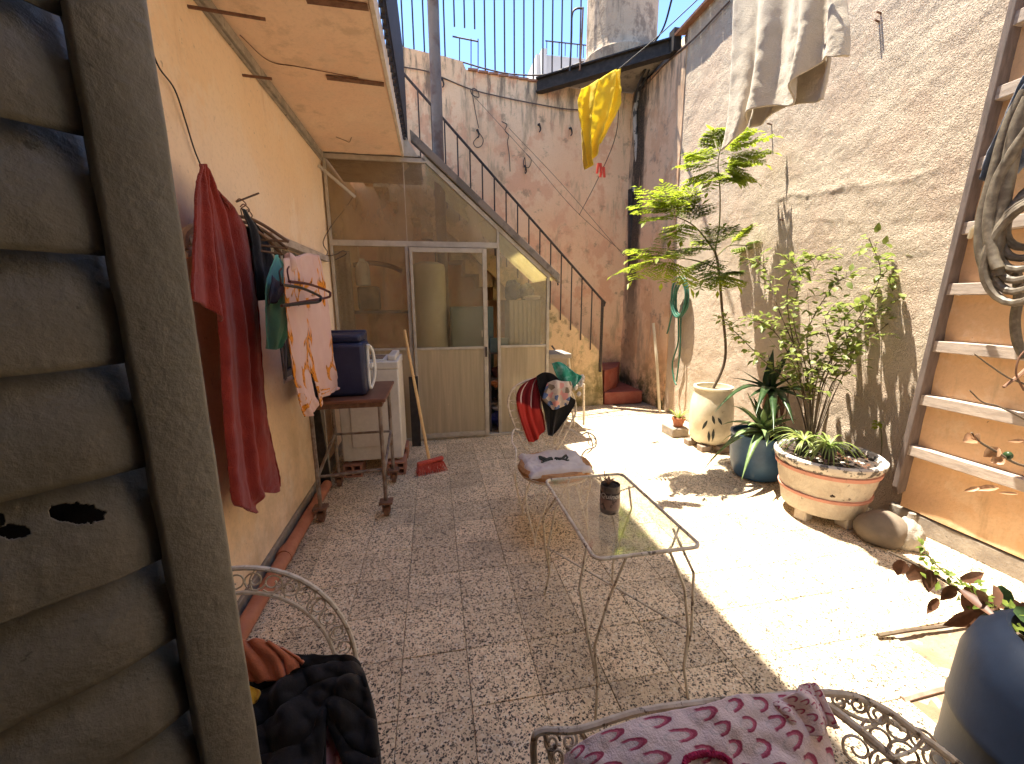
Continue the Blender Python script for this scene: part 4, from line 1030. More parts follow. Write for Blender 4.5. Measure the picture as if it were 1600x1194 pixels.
for i in range(30):
    for j in range(4):
        p = bc+bd*(-.125+.25*i/29)+bn*(-.024+.016*j)+V((0, 0, .088))
        q = p+bd*((i/29-.5)*.05+rs.uniform(-.01, .01))+bn*((j-1.5)*.014-.02+rs.uniform(-.006, .006))-V((0, 0, .084))
        bs.tube([p, q], .0045, 4, .003)
o = bs.build('bristles', m_redpl, br); o['kind'] = 'stuff'

# ------------------------------------------------------------------ cables and lines over the yard
CB = BY-.03
wire('brown_cable', [P(x, y, Y=CB) for x, y in ((630, 105), (668, 112), (702, 126), (740, 141), (790, 153), (840, 163), (880, 170), (905, 172))], .009, m_wirebr, 'thick brown cable strung across the stained back wall')
for lb, pts in (('thin cable looping beside the pole on the back wall', ((735, 141), (738, 148), (748, 152), (746, 142), (738, 140), (742, 170), (748, 200))),
                ('black wire coil hanging low on the back wall', ((746, 206), (748, 212), (740, 222), (744, 230), (752, 228), (755, 218), (749, 208))),
                ('thin dangling wire with a curl on the back wall', ((784, 190), (792, 195), (789, 204), (795, 212), (793, 222), (796, 245), (797, 268))),
                ('black hooked wire hanging in the middle of back wall', ((822, 240), (830, 250), (826, 262), (818, 258), (820, 246), (821, 262), (820, 270)))):
    wire('dangling_wire', [P(x, y, Y=CB) for x, y in pts], .006, m_wire, lb, 'wire')
for lb, (x, y) in (('black socket end on the wire left of the back wall', (746, 210)), ('black socket end on the wire at the middle of back wall', (820, 266)), ('dark hook on the back wall below the cable', (842, 201)), ('bent hook on back wall left of the yellow cloth', (891, 207)), ('dark hook near the pole on the back wall', (691, 131))):
    p = P(x, y, Y=CB)
    tag(MB().tube(spline([p+V((0, .02, .06)), p+V((0, -.03, .05)), p+V((.02, -.03, -.02)), p+V((0, -.02, -.06))], 4), .018, 6, .008).build('wall_hook', m_black, origin=p), lb, 'hook')
wire('thin_line', [P(740, 150, Y=CB), P(830, 249, Y=6.5), P(900, 330, Y=6.2), P(985, 405, Y=6.3)], .0035, m_wirebr, 'thin sagging line across the stained back wall to the corner', 'line')
wire('thin_line', [P(795, 200, Y=CB), P(880, 290, Y=6.6), P(975, 400, Y=6.4)], .0035, m_wirebr, 'second thin line crossing the stained back wall lower down', 'line')
L0, L1 = P(1095, -20, Y=2.8), P(905, 335, Y=5.2)
yc = P(967, 108, Y=3.48)
ln = [P(1100, -10, Y=3.0), P(1030, 55, Y=3.25), yc]
wire('clothes_line', ln, .004, m_wire, 'dark clothes line running up from the yellow cloth past the tank', 'line')
wire('clothes_line', [yc+V((0, .02, 0)), P(963, 208, Y=4.3), P(935, 278, Y=5.2), P(905, 336, Y=6.0)], .004, m_wire, 'dark clothes line slanting down below the yellow cloth', 'line')
wire('overhead_cable', [P(1052, -10, Y=5.0), P(1038, 40, Y=5.6), P(1022, 68, Y=6.3)], .012, m_wire, 'black cable dropping steeply from the sky to the tank corner')
wire('overhead_cable', [P(1140, 2, X=3.38), P(1085, 60, X=3.37), P(1040, 100, X=3.36), P(1000, 145, Y=6.75)], .011, m_wirebr, 'brown cable sloping down the stucco wall to the corner')
for k, (dx, lb) in enumerate(((0, 'twisted cable bundle hanging at the tank corner'), (5, 'loose black cable hanging beside the twisted bundle'))):
    wire('cable_bundle', [P(1020+dx, 72, Y=6.3), P(1014+dx, 95, Y=6.4), P(1004+dx*1.5, 118, Y=6.5), P(996+dx, 140, Y=6.7), P(992+dx*2, 160, Y=6.75)], .02-.006*k, m_wire, lb)
tag(MB().blob(P(1013, 120, Y=6.7), (.11, .06, .28), 12, 10, .5, 4).build('cable_nest', m_black, origin=P(1013, 120, Y=6.7)), 'black tangle of cables under the beam at the corner', 'cables')
for x, y, z in ((0, 0, 0), (.05, .02, -.03)):
    pass
pgs = ((937, 262), (942, 268))
for k, (x, y) in enumerate(pgs):
    p = P(x, y, Y=4.9+.02*k); t = thing('clothes_peg', ('left', 'right')[k]+' red clothes peg clipped on the line below yellow cloth', 'peg', p, 'red pegs on the line')
    for s in (-1, 1): MB().prism([p+V((s*.012-.012, 0, .05)), p+V((s*.012+.012, 0, .05)), p+V((s*.026+.012, 0, -.06)), p+V((s*.026-.012, 0, -.06))], (0, .02, 0)).build('jaw', M('red_plastic', (.6, .06, .03), rough=.4) if not bpy.data.materials.get('red_plastic') else bpy.data.materials['red_plastic'], t, smooth=False)
cloth('yellow_cloth', [[(906, 140), (899, 165), (905, 195), (912, 230), (916, 258)], [(922, 132), (913, 165), (913, 200), (915, 235), (918, 263)], [(936, 124), (926, 165), (922, 205), (921, 235), (922, 258)], [(952, 114), (945, 155), (936, 195), (928, 225), (926, 248)], [(967, 107), (963, 145), (955, 180), (938, 213), (931, 236)], [(968, 110), (968, 148), (963, 172), (944, 208), (934, 226)]],
      f_yellow, dict(Y=3.48), (.25, -1, 0), folds=3.2, amp=.045, nu=60, nv=60, label='bright yellow cloth hanging from the clothes line', cat='cloth', seed=3, ramp0=.5, rough=.012, thick=.003)
cloth('blanket', [[(1157, -90), (1152, 20), (1146, 120), (1140, 190), (1131, 236)], [(1172, -90), (1170, 20), (1165, 120), (1160, 180), (1152, 215)], [(1190, -90), (1188, 20), (1182, 100), (1174, 150), (1166, 184)], [(1215, -90), (1214, 20), (1208, 80), (1204, 130), (1202, 165)], [(1243, -90), (1242, 20), (1240, 80), (1238, 125), (1235, 164)], [(1264, -90), (1262, 10), (1258, 60), (1250, 100), (1244, 132)], [(1288, -90), (1288, 0), (1286, 40), (1283, 70), (1280, 92)], [(1306, -90), (1308, 0), (1310, 40), (1309, 66), (1307, 90)], [(1312, -90), (1318, 10), (1321, 40), (1321, 65), (1319, 86)]],
      f_beige, dict(X=2.25), (-1, -.15, 0), folds=3.6, amp=.038, nu=110, nv=60, label='beige fleece blanket hanging in front of the sunny stucco wall', cat='blanket', seed=1, ramp0=.85, rough=.004, thick=.012, wand=.05)
cloth('blanket', [[(1200, -60), (1190, 60), (1180, 140), (1172, 200)], [(1230, -60), (1226, 60), (1210, 140), (1192, 192)], [(1262, -60), (1260, 50), (1250, 120), (1230, 166)], [(1290, -60), (1290, 50), (1286, 110), (1272, 160)], [(1300, -60), (1300, 40), (1298, 100), (1288, 156)]],
      f_beige, dict(X=2.34), (-1, -.1, 0), folds=2, amp=.015, nu=50, nv=40, label='rear fold of the beige blanket, hanging lower behind it', cat='blanket', seed=12, ramp0=.8, thick=.010)
wire('clothes_line', [P(1150, -92, X=2.25), P(1235, -92, X=2.25), P(1330, -92, X=2.25), V((3.38, 2.2, 4.6))], .005, m_wire, 'clothes line the beige blanket hangs over', 'line')

# green hose coil on the pier
hz = thing('hose_coil', 'green garden hose coiled on the right hand wall corner', 'hose', P(1066, 465, X=3.37))
hc = P(1066, 466, X=3.355); rs = random.Random(4)
for k in range(6):
    rx, rz = .155+rs.uniform(-.02, .02), .25+rs.uniform(-.03, .03); off = V((-.012*k, 0, rs.uniform(-.02, .02)))
    MB().tube([hc+off+V((0, math.cos(2*math.pi*i/26)*rx*(1+.06*math.sin(i*.9+k)), math.sin(2*math.pi*i/26)*rz)) for i in range(26)], .012, 7, closed=True).build('hose_loop', m_hosegr, hz)
MB().tube(spline([hc+V((-.04, .12, -.1)), hc+V((-.05, .17, -.3)), hc+V((-.04, .22, -.42)), hc+V((-.03, .27, -.5))]), .012, 7).build('hose_end', m_hosegr, hz)
MB().tube(spline([hc+V((-.04, .0, -.24)), hc+V((-.03, -.02, -.6)), hc+V((-.03, .08, -.9)), hc+V((-.03, .02, -1.12)), hc+V((-.03, -.05, -1.2))]), .011, 7).build('hose_tail', m_hosegr, hz)
MB().tube(spline([hc+V((-.04, -.06, -.24)), hc+V((-.03, -.08, -.7)), hc+V((-.03, -.05, -1.15))]), .011, 7).build('hose_tail', m_hosegr, hz)
MB().tube([hc+V((.05, 0, .2)), hc+V((-.1, 0, .22))], .012, 6).build('peg', m_rust, hz)
wire('chipped_pier_edge', [P(1021, 505, X=3.27), P(1026, 560, X=3.27), P(1029, 610, X=3.27), P(1031, 645, X=3.26)], .022, m_cream, 'pale chipped edge at the foot of the corner pier', 'conduit')  # pale tube standing for the chipped plaster edge of the pier

# ------------------------------------------------------------------ glass table with a tin can
tab = thing('glass_table', 'white wire framed table with a glass top and chipped paint', 'table', (.76, 1.65, 0))
tx0, tx1, ty0, ty1, tz = .548, .982, 1.295, 2.0, .715
def rrect(x0, x1, y0, y1, z, r, n=5):
    out = []
    for cx, cy, a0 in ((x1-r, y1-r, 0), (x0+r, y1-r, 90), (x0+r, y0+r, 180), (x1-r, y0+r, 270)):
        for k in range(n+1):
            a = R(a0+90*k/n); out.append(V((cx+r*math.cos(a), cy+r*math.sin(a), z)))
    return out
MB().tube(rrect(tx0, tx1, ty0, ty1, tz, .035), .0075, 8, closed=True).build('top_frame', m_iworn, tab)
MB().prism(rrect(tx0+.006, tx1-.006, ty0+.006, ty1-.006, tz+.002, .03), (0, 0, .005)).build('glass_top', m_gl_tab, tab, smooth=False)
for (x, y, sx_, sy_) in ((tx0, ty0, 1, 1), (tx1, ty0, -1, 1), (tx0, ty1, 1, -1), (tx1, ty1, -1, -1)):
    lg = MB(); kx, ky = x-sx_*.012, y-sy_*.012
    foot = V((x+sx_*.012, y-sy_*.03, .0)); ank = V((x+sx_*.03, y+sy_*.005, .17)); 
    k1 = V((x-sx_*.03, y+sy_*.075, tz-.17)); k2 = V((x+sx_*.06, y-sy_*.0, tz-.17))
    lg.tube([V((x+sx_*.03, y+sy_*.15, tz-.006)), k1, V((x-sx_*.002, y+sy_*.02, .33)), ank, foot], .0058, 6)
    lg.tube([V((x+sx_*.13, y+sy_*.01, tz-.006)), k2, V((x+sx_*.016, y+sy_*.014, .33)), ank], .0055, 6)
    lg.build('leg', m_iworn, tab)
s_ = MB(); s_.tube([(tx0+.01, ty1-.015, .33), (tx1-.01, ty0+.015, .33)], .0048, 6); s_.tube([(tx0+.03, ty0+.03, tz-.012), (tx0+.15, ty0+.01, tz-.012)], .004, 5)
s_.tube([(tx1-.15, ty0+.005, tz-.008), (tx1-.06, ty0+.10, tz-.05), (tx1-.004, ty0+.15, tz-.008)], .0045, 5); s_.tube([(tx1-.15, ty1-.005, tz-.008), (tx1-.06, ty1-.10, tz-.05), (tx1-.004, ty1-.15, tz-.008)], .0045, 5)
s_.build('brace', m_iworn, tab)['kind'] = 'stuff'
cz = tz+.0075; cc = V((.742, 1.615, cz))
can = thing('tin_can', 'old labelled tin can of soil with a sprig on the glass table', 'can', cc)
cr_ = .043; chh = .128
MB().lathe([(cr_*.95, 0), (cr_, .003), (cr_, chh), (cr_*.96, chh), (cr_*.95, chh-.012)], cc, 28).build('tin', m_can, can)
MB().lathe([(cr_+.0007, .022), (cr_+.0012, .024), (cr_+.0012, .068), (cr_+.0007, .07)], cc, 28).build('label', m_canlab, can)
MB().lathe([(cr_*.94, chh-.012), (cr_*.5, chh-.002), (.002, chh)], cc, 18, fn=lambda r, z, a: r).build('soil', m_dark_soil, can)
sg = MB()
for k in range(6):
    a = k*1.1; sg.leaf(cc+V((-.01, 0, chh-.004)), (math.cos(a)*.5, math.sin(a)*.5, 1), (0, 0, 1), .045, .018, .3)
sg.build('sprig', m_tan, can)
MB().tube(spline([cc+V((-.012, 0, chh-.01)), cc+V((-.016, .005, chh+.02)), cc+V((-.024, .01, chh+.035)), cc+V((-.027, .01, chh+.06))]), .002, 5).build('stem', m_bark, can)
def text_mesh(txt, size, shear=0):
    cu = bpy.data.curves.new('lettering', 'FONT'); cu.body = txt; cu.size = size; cu.align_x = 'CENTER'; cu.shear = shear
    cu.offset = size*.012; cu.resolution_u = 2
    to = bpy.data.objects.new('lettering_tmp', cu); S.collection.objects.link(to)
    dg_ = bpy.context.evaluated_depsgraph_get(); dg_.update()
    me = bpy.data.meshes.new_from_object(to.evaluated_get(dg_)); bpy.data.objects.remove(to)
    return me
me = text_mesh('Quinoa', .033, .25)
bmm = bmesh.new(); bmm.from_mesh(me); bmesh.ops.subdivide_edges(bmm, edges=bmm.edges[:], cuts=1); bmesh.ops.triangulate(bmm, faces=bmm.faces[:])
face_dir = math.atan2(-cc.y, -cc.x)
for v in bmm.verts:
    a = face_dir+v.co.x/(cr_+.002)+.05; v.co = V((math.cos(a)*(cr_+.0018), math.sin(a)*(cr_+.0018), .077+v.co.y))
bmm.to_mesh(me); bmm.free(); me.materials.append(m_ink)
lo = bpy.data.objects.new('lettering', me); S.collection.objects.link(lo); lo.parent = can
MB().lathe([(cr_+.0005, .088), (cr_+.001, .09), (cr_+.001, .099), (cr_+.0005, .1)], cc, 28).build('dark_band', M('dark_ink', (.06, .045, .04)), can)

# ------------------------------------------------------------------ wrought iron chairs
ch = thing('garden_chair', 'white wire garden chair with fan back heaped with washing', 'chair', (.83, 2.72, 0))
CY = 3.02
def cp(x, y): return P(x, y, Y=CY)
rimpx = [(826, 705), (815, 690), (800, 655), (794, 628), (803, 606), (826, 594), (850, 590), (875, 596), (893, 612), (900, 640), (892, 662), (878, 690), (868, 705)]
rim = spline([cp(*q) for q in rimpx], 8)
MB().tube(rim, .0075, 7).build('back_rim', m_iwhite, ch)
cen = cp(848, 672)
inn = [cen.lerp(p, .74) for p in rim]
MB().tube(inn, .005, 6).build('inner_rim', m_iwhite, ch)
sc = MB()
for k in range(4, len(rim)-4, 5):
    m_ = rim[k].lerp(inn[k], .5); rr = (rim[k]-inn[k]).length*.5
    ring(sc, m_, (1, 0, 0), (0, 0, 1), rr*.92, .0035)
for k in range(-3, 4):
    q = cp(848+k*11, 660-abs(k)*2); scroll(sc, q, (1, 0, 0), (0, 0, 1), .042, 1.4, k*.8, 1 if k % 2 else -1, .0032)
for k in range(-2, 3): ring(sc, cp(848+k*12, 690), (1, 0, 0), (0, 0, 1), .03, .0033)
o = sc.build('scrollwork', m_iwhite, ch); o['kind'] = 'stuff'
scx, scy, scz = .815, 2.715, .455
MB().tube([(scx+.245*math.cos(a*.2618), scy+.235*math.sin(a*.2618), scz-.012) for a in range(24)], .008, 6, closed=True).build('seat_ring', m_iwhite, ch)
for (x, y) in ((-.17, -.17), (.17, -.17), (-.17, .19), (.17, .19)):
    lg = MB(); f0 = V((scx+x*1.12, scy+y*1.15, 0))
    lg.tube(spline([(scx+x*1.35-.02, scy+y*1.0, scz-.015), (scx+x*1.25-.035, scy+y*1.1, .28), (scx+x*1.15-.012, scy+y*1.15, .1), f0]), .006, 6)
    lg.tube(spline([(scx+x*.5, scy+y*1.25, scz-.015), (scx+x*.8, scy+y*1.2, .25), (scx+x*1.08, scy+y*1.16, .1), f0]), .0055, 6)
    scroll(lg, V((scx+x*.95, scy+y*1.15, .36)), (1, 0, 0), (0, 0, 1), .045, 1.2, 0, 1, .004)
    lg.build('leg', m_iwhite, ch)
am = MB()
am.tube(spline([cp(880, 672), P(893, 672, Y=2.95), P(905, 680, Y=2.9), P(918, 676, Y=2.86), P(930, 684, Y=2.82), P(930, 698, Y=2.78), P(915, 704, Y=2.76), P(908, 718, Y=2.72), P(915, 735, Y=2.68), P(912, 752, Y=2.66), P(902, 775, Y=2.64)]), .006, 7)
am.tube(spline([P(918, 676, Y=2.86), P(924, 688, Y=2.82), P(926, 700, Y=2.8), P(918, 708, Y=2.77)]), .005, 6); ring(am, P(925, 690, Y=2.84), (1, 0, 0), (0, 0, 1), .03, .004)
am.build('arm', m_iwhite, ch)
am = MB(); am.tube(spline([cp(812, 672), P(803, 672, Y=2.92), P(800, 690, Y=2.8), P(806, 702, Y=2.72), P(806, 720, Y=2.66), P(803, 740, Y=2.62)]), .006, 7); am.build('arm', m_iwhite, ch)
sk_ = MB().lathe([(.05, -.005), (.235, -.005), (.262, .01), (.266, .035), (.25, .055), (.05, .058)], (scx, scy, scz), 36, 1, .95, fn=lambda r, z, a: r*(1+.012*math.sin(a*13)+.01*mnoise.noise(V((math.cos(a)*2, math.sin(a)*2, z*30)))))
sk_.build('seat_cushion', m_wicker, ch)
shirt = MB(); rs = random.Random(6)
def shf(u, v):
    x = lerp(-.225, .225, u); y = lerp(-.20, .2, v)
    q = mnoise.noise(V((u*4, v*4, 2))); r2 = mnoise.noise(V((u*11, v*10, 5)))
    e = min(u, 1-u, v, 1-v)
    return V((scx+x*(1+.05*q)-.005, scy+y*(1+.06*q)+.0, scz+.064+.028*max(0, q+.25)+.012*abs(r2)-.035*max(0, .06-e)/.06))
shirt.grid(shf, 44, 40)
tag(shirt.build('folded_shirt', f_white, origin=(scx, scy, scz+.06), thick=.004, angle=180), 'white folded shirt with a dark print on the chair seat', 'shirt')
prn = MB()
for s_ in (-1, 1):
    for k in range(3):
        pts = []
        for i in range(9):
            u = .5+s_*(.03+.2*i/8); v = .52+.05*math.sin(i*.7+k*1.3)+.03*k-.04
            pts.append(shf(u, v)+V((0, 0, .0065)))
        prn.tube(pts, .005+.003*k, 5)
tag(prn.build('shirt_print', m_inkdark, origin=(scx, scy, scz+.1)), 'dark looping print on the white folded shirt', 'print')
CL = dict(Y=CY-.03); cn = (.1, -1, .25)
cloth('striped_cloth', [[(843, 588), (818, 600), (807, 620), (812, 650), (826, 690)], [(850, 585), (830, 595), (820, 622), (824, 655), (836, 690)], [(856, 584), (838, 596), (834, 630), (838, 655), (846, 678)], [(858, 586), (848, 600), (846, 632), (850, 652), (853, 672)]],
      m_stripe, CL, cn, folds=3, amp=.012, nu=40, nv=40, label='dark red striped cloth over the left of the chair back', cat='cloth', seed=2)
cloth('black_trousers', [[(838, 588), (842, 610), (848, 635), (852, 655), (856, 680)], [(850, 582), (856, 610), (860, 635), (861, 655), (860, 681)], [(866, 586), (872, 615), (876, 632), (870, 652), (864, 681)], [(886, 606), (892, 620), (899, 628), (886, 652), (868, 676)]],
      f_black, dict(Y=CY-.06), cn, folds=2, amp=.01, nu=30, nv=30, label='black cloth hanging in a point over the chair back', cat='cloth', seed=4)
cloth('flowered_cloth', [[(856, 598), (850, 612), (848, 625), (862, 638)], [(866, 594), (866, 612), (864, 626), (866, 640)], [(878, 596), (882, 610), (884, 622), (882, 634)], [(892, 596), (895, 606), (893, 616), (886, 630)]], m_patch, dict(Y=CY-.10), cn, folds=2.5, amp=.015, nu=26, nv=24, bulge=.03, label='flowered blue and pink cloth bunched on the chair back', cat='cloth', seed=7)
cloth('teal_cloth', [[(862, 568), (866, 580), (872, 592), (876, 600)], [(870, 566), (880, 578), (884, 592), (886, 606)], [(880, 570), (894, 584), (898, 592), (894, 606)], [(885, 578), (904, 586), (907, 590), (898, 602)]], M('teal_fabric', (.03, .3, .22), (.25, .5, .5), 14, rough=.9), dict(Y=CY-.05), cn, folds=2.5, amp=.02, nu=26, nv=24, bulge=.04, label='teal and pale blue cloth on top of the chair back', cat='cloth', seed=5)
lc = MB(); rs = random.Random(9)
for k in range(16): lc.blob(P(rs.uniform(897, 912), rs.uniform(588, 618), Y=CY-.02), rs.uniform(.012, .022), 7, 6, .5, seed=k)
o = lc.build('knotted_trim', f_white, origin=P(905, 600, Y=CY)); tag(o, 'small knotted white trim hanging at the right of washing', 'trim', kind='stuff')
# stand behind the chair
sd = thing('metal_stand', 'pale tubular stand with a grey slab behind the chair', 'stand', (1.65, 5.1, 0))
sb_ = MB(); sb_.tube(spline([P(888, 556, Y=5.1), P(890, 575, Y=5.1), P(891, 605, Y=5.1), P(897, 667, Y=5.05)]), .014, 7); sb_.tube([P(912, 600, Y=5.0), P(912, 664, Y=5.0)], .016, 7); sb_.tube([P(891, 605, Y=5.1), P(912, 600, Y=5.0)], .012, 6)
sb_.build('leg', m_iwhite, sd)
a = P(860, 553, Y=5.1); b = P(889, 562, Y=5.1); MB().box((1.42, 5.05, a.z-.06), (b.x+.02, 5.5, a.z)).build('slab', m_slab, sd, smooth=False, bevel=.006)
MB().box((1.42, 5.1, .1), (b.x-.02, 5.45, a.z-.061)).build('body', m_slab, sd, smooth=False)
MB().tube([P(862, 540, Y=5.6), P(905, 598, Y=5.5)], .012, 6).build('dark_strut', m_iron, sd)

# left foreground chair with jacket
lc_ = thing('garden_chair', 'white scrolled iron chair back under the black jacket, lower left', 'chair', (-.62, .95, 0))
ax_, ay_ = V((1, .12, 0)).normalized(), V((0, .12, 1)).normalized()
def arc(cx, cz, a, h, n=40): return [V((cx, 1.15, cz))+ax_*(a*math.cos(math.pi*i/n))+ay_*(h*math.sin(math.pi*i/n)) for i in range(n+1)]
oa, ia = arc(-.615, .52, .335, .385), arc(-.615, .50, .28, .33)
MB().tube([V((-.28, 1.1, .40))]+oa+[V((-.95, 1.05, .40))], .0075, 8).build('back_rim', m_iwhite, lc_)
MB().tube([V((-.335, 1.1, .40))]+ia+[V((-.895, 1.05, .40))], .006, 7).build('inner_rim', m_iwhite, lc_)
sc = MB()
for k in range(1, 40, 2):
    m_ = oa[k].lerp(ia[k], .5); rr = (oa[k]-ia[k]).length*.44
    t_ = (oa[k]-ia[k]).normalized(); q_ = t_.cross(V((0, 1, 0))).normalized()
    scroll(sc, m_, t_, q_, rr, 1.5, k, 1 if (k//2) % 2 else -1, .0028); 
    if k % 4 == 1: sc.tube(spline([oa[k], m_+q_*.012, ia[k]]), .0026, 5)
sc.build('scrollwork', m_iwhite, lc_)['kind'] = 'stuff'
MB().tube([(-.615+.3*math.cos(a*.2618), .93+.24*math.sin(a*.2618), .43) for a in range(24)], .008, 6, closed=True).build('seat_ring', m_iwhite, lc_)
for x, y in ((-.88, .75), (-.36, .75), (-.88, 1.13), (-.36, 1.13)): MB().tube(spline([(x, y, .43), (x*1.0+.02, y, .25), (x, y, 0)]), .008, 6).build('leg', m_iwhite, lc_)
MB().lathe([(.05, .0), (.29, .0), (.3, .02), (.05, .03)], (-.615, .93, .435), 28, 1, .8).build('seat_cushion', m_wicker, lc_)
JP = dict(pl=((-.35, 1.0, .62), (.05, -.55, .83))); JN = (.05, -.55, .83)
cloth('jacket', [[(372, 1110), (375, 1150), (380, 1200), (382, 1260)], [(402, 1072), (405, 1120), (412, 1180), (415, 1260)], [(440, 1052), (440, 1100), (445, 1170), (448, 1260)], [(455, 1036), (470, 1080), (490, 1150), (500, 1260)], [(500, 1032), (512, 1070), (518, 1100), (512, 1130)], [(552, 1034), (556, 1068), (552, 1120), (545, 1200)], [(566, 1052), (576, 1090), (583, 1150), (590, 1260)], [(572, 1070), (583, 1110), (590, 1160), (600, 1260)]],
      f_jacket, JP, JN, folds=3.2, amp=.012, nu=90, nv=80, bulge=.06, label='black quilted jacket heaped over the lower left chair', cat='jacket', seed=3, rough=.026, thick=.012, ramp0=1, quilt=4, puff=.014)
cloth('flowered_lining', [[(500, 1100), (505, 1140), (512, 1260)], [(525, 1110), (528, 1150), (532, 1260)], [(548, 1105), (552, 1150), (556, 1260)]], M('pink_lining', (.25, .03, .06), (.55, .3, .3), 26, lo=.48, hi=.56), dict(pl=((-.35, .97, .61), (.05, -.55, .83))), JN, folds=2, amp=.01, nu=20, nv=20, label='dark pink flowered lining showing in the jacket opening', cat='lining', seed=3)
cloth('orange_garment', [[(340, 1004), (352, 1030), (372, 1062)], [(372, 1002), (392, 1030), (413, 1066)], [(405, 1002), (430, 1032), (440, 1062)], [(425, 1008), (450, 1030), (455, 1052)], [(440, 1014), (470, 1032), (476, 1036)]], f_orange, dict(pl=((-.45, 1.06, .745), (.05, -.6, .8))), JN, folds=4, amp=.008, nu=40, nv=30, bulge=.02, label='orange suede garment lying above the black jacket', cat='garment', seed=8, ramp0=1, thick=.008)
cloth('dark_garment', [[(350, 1020), (355, 1060), (360, 1110)], [(380, 1022), (392, 1070), (400, 1100)], [(405, 1040), (425, 1062), (445, 1075)]], f_black, dict(pl=((-.45, 1.06, .71), (.05, -.6, .8))), JN, folds=2, amp=.01, nu=20, nv=20, label='black garment tucked beneath the orange one', cat='garment', seed=4)
cloth('mustard_garment', [[(360, 1060), (366, 1090), (372, 1110)], [(382, 1068), (388, 1085), (392, 1102)], [(405, 1078), (407, 1084), (402, 1094)]], f_yel2, dict(pl=((-.45, 1.03, .735), (.05, -.6, .8))), JN, folds=2, amp=.006, nu=20, nv=20, label='mustard yellow garment between the orange and the black ones', cat='garment', seed=4)
cloth('fleece_scarf', [[(462, 1034), (466, 1040), (470, 1050)], [(500, 1026), (502, 1036), (504, 1048)], [(540, 1027), (542, 1036), (544, 1050)], [(560, 1034), (562, 1040), (562, 1050)]], f_lilac, dict(pl=((-.3, 1.09, .64), (.05, -.6, .8))), JN, folds=4, amp=.008, nu=60, nv=16, label='fuzzy grey lilac scarf showing along the jacket top', cat='scarf', seed=4, rough=.022, thick=.01)

# right foreground bench with the crescent print blanket
bn_ = thing('garden_bench', 'white scrolled iron bench under the pink blanket, lower right', 'bench', (.6, .5, 0))
outer = spline([P(838, 1230, Z=.55), P(834, 1160, Z=.70), P(850, 1142, Z=.73), P(905, 1140, Z=.745), P(1000, 1112, Z=.76), P(1100, 1098, Z=.77), P(1190, 1090, Z=.78), P(1262, 1083, Z=.78), P(1330, 1087, Z=.77), P(1385, 1110, Z=.75), P(1440, 1150, Z=.72), P(1510, 1205, Z=.67), P(1560, 1260, Z=.6)], 8)
MB().tube(outer, .008, 8).build('back_rim', m_iworn, bn_)
inner = spline([P(1180, 1094, Z=.775), P(1240, 1090, Z=.775), P(1290, 1102, Z=.76), P(1340, 1138, Z=.74), P(1390, 1180, Z=.71), P(1430, 1215, Z=.68), P(1480, 1270, Z=.62)], 8)
MB().tube(inner, .0095, 8).build('arm_rail', m_iworn, bn_)
low = spline([P(1300, 1100, Z=.7), P(1350, 1125, Z=.66), P(1400, 1128, Z=.66), P(1430, 1150, Z=.64), P(1390, 1127, Z=.7), P(1385, 1112, Z=.74)], 6)
MB().tube(low, .005, 6).build('inner_bar', m_iworn, bn_)
sc = MB(); rs = random.Random(21)
for (x, y, r, z, t0, fl) in ((1312, 1097, .018, .74, 0, 1), (1340, 1102, .018, .74, 2, -1), (1372, 1118, .022, .72, 1, 1), (1400, 1140, .03, .68, 3, -1), (1440, 1158, .026, .68, 0, 1), (1372, 1152, .034, .66, 2, 1), (1415, 1182, .034, .64, 4, -1), (1465, 1188, .03, .64, 1, 1), (1340, 1170, .04, .58, 0, -1), (1390, 1205, .04, .58, 2, 1), (1440, 1215, .03, .6, 3, -1)):
    c = P(x, y, Z=z); to = (V(EYE)-c).normalized(); a_ = V((1, -.6, 0)).normalized(); b_ = V((.1, .4, .9)).normalized()
    scroll(sc, c, a_, b_, r, 1.5, t0, fl, .0034, 24)
for (a, b) in (((1290, 1102), (1330, 1088)), ((1345, 1140), (1388, 1112)), ((1395, 1184), (1445, 1153)), ((1440, 1225), (1500, 1198))): sc.tube(spline([P(*a, Z=.75), P((a[0]+b[0])/2+6, (a[1]+b[1])/2+4, Z=.7), P(*b, Z=.73)]), .0036, 5)
for (x, y, r, z, t0, fl) in ((862, 1160, .02, .70, 0, 1), (890, 1158, .02, .70, 2, -1), (870, 1182, .022, .66, 1, 1), (900, 1180, .022, .66, 3, -1)): scroll(sc, P(x, y, Z=z), (1, 0, 0), (0, .6, .8), r, 1.5, t0, fl, .0034, 20)
sc.tube([P(850, 1142, Z=.73), P(868, 1210, Z=.6)], .006, 6); sc.tube([P(905, 1140, Z=.745), P(935, 1185, Z=.66)], .006, 6)
sc.build('scrollwork', m_iworn, bn_)['kind'] = 'stuff'
sw = MB(); sw.tube([(.12, .25, .42), (1.15, .25, .42), (1.2, .62, .42), (.15, .66, .42)], .009, 6, closed=True)
for i in range(12): sw.tube([(.18+.085*i, .25, .42), (.2+.085*i, .64, .42)], .004, 5)
sw.build('seat_frame', m_iworn, bn_)
for x, y in ((.16, .28), (1.12, .28), (.2, .64), (1.1, .6)): MB().tube(spline([(x, y, .42), (x, y, .3), (x, y, 0)]), .009, 6).build('leg', m_iworn, bn_)
BP = dict(pl=((.5, .66, .785), (0, -.6, .8))); BN = (0, -.6, .8)
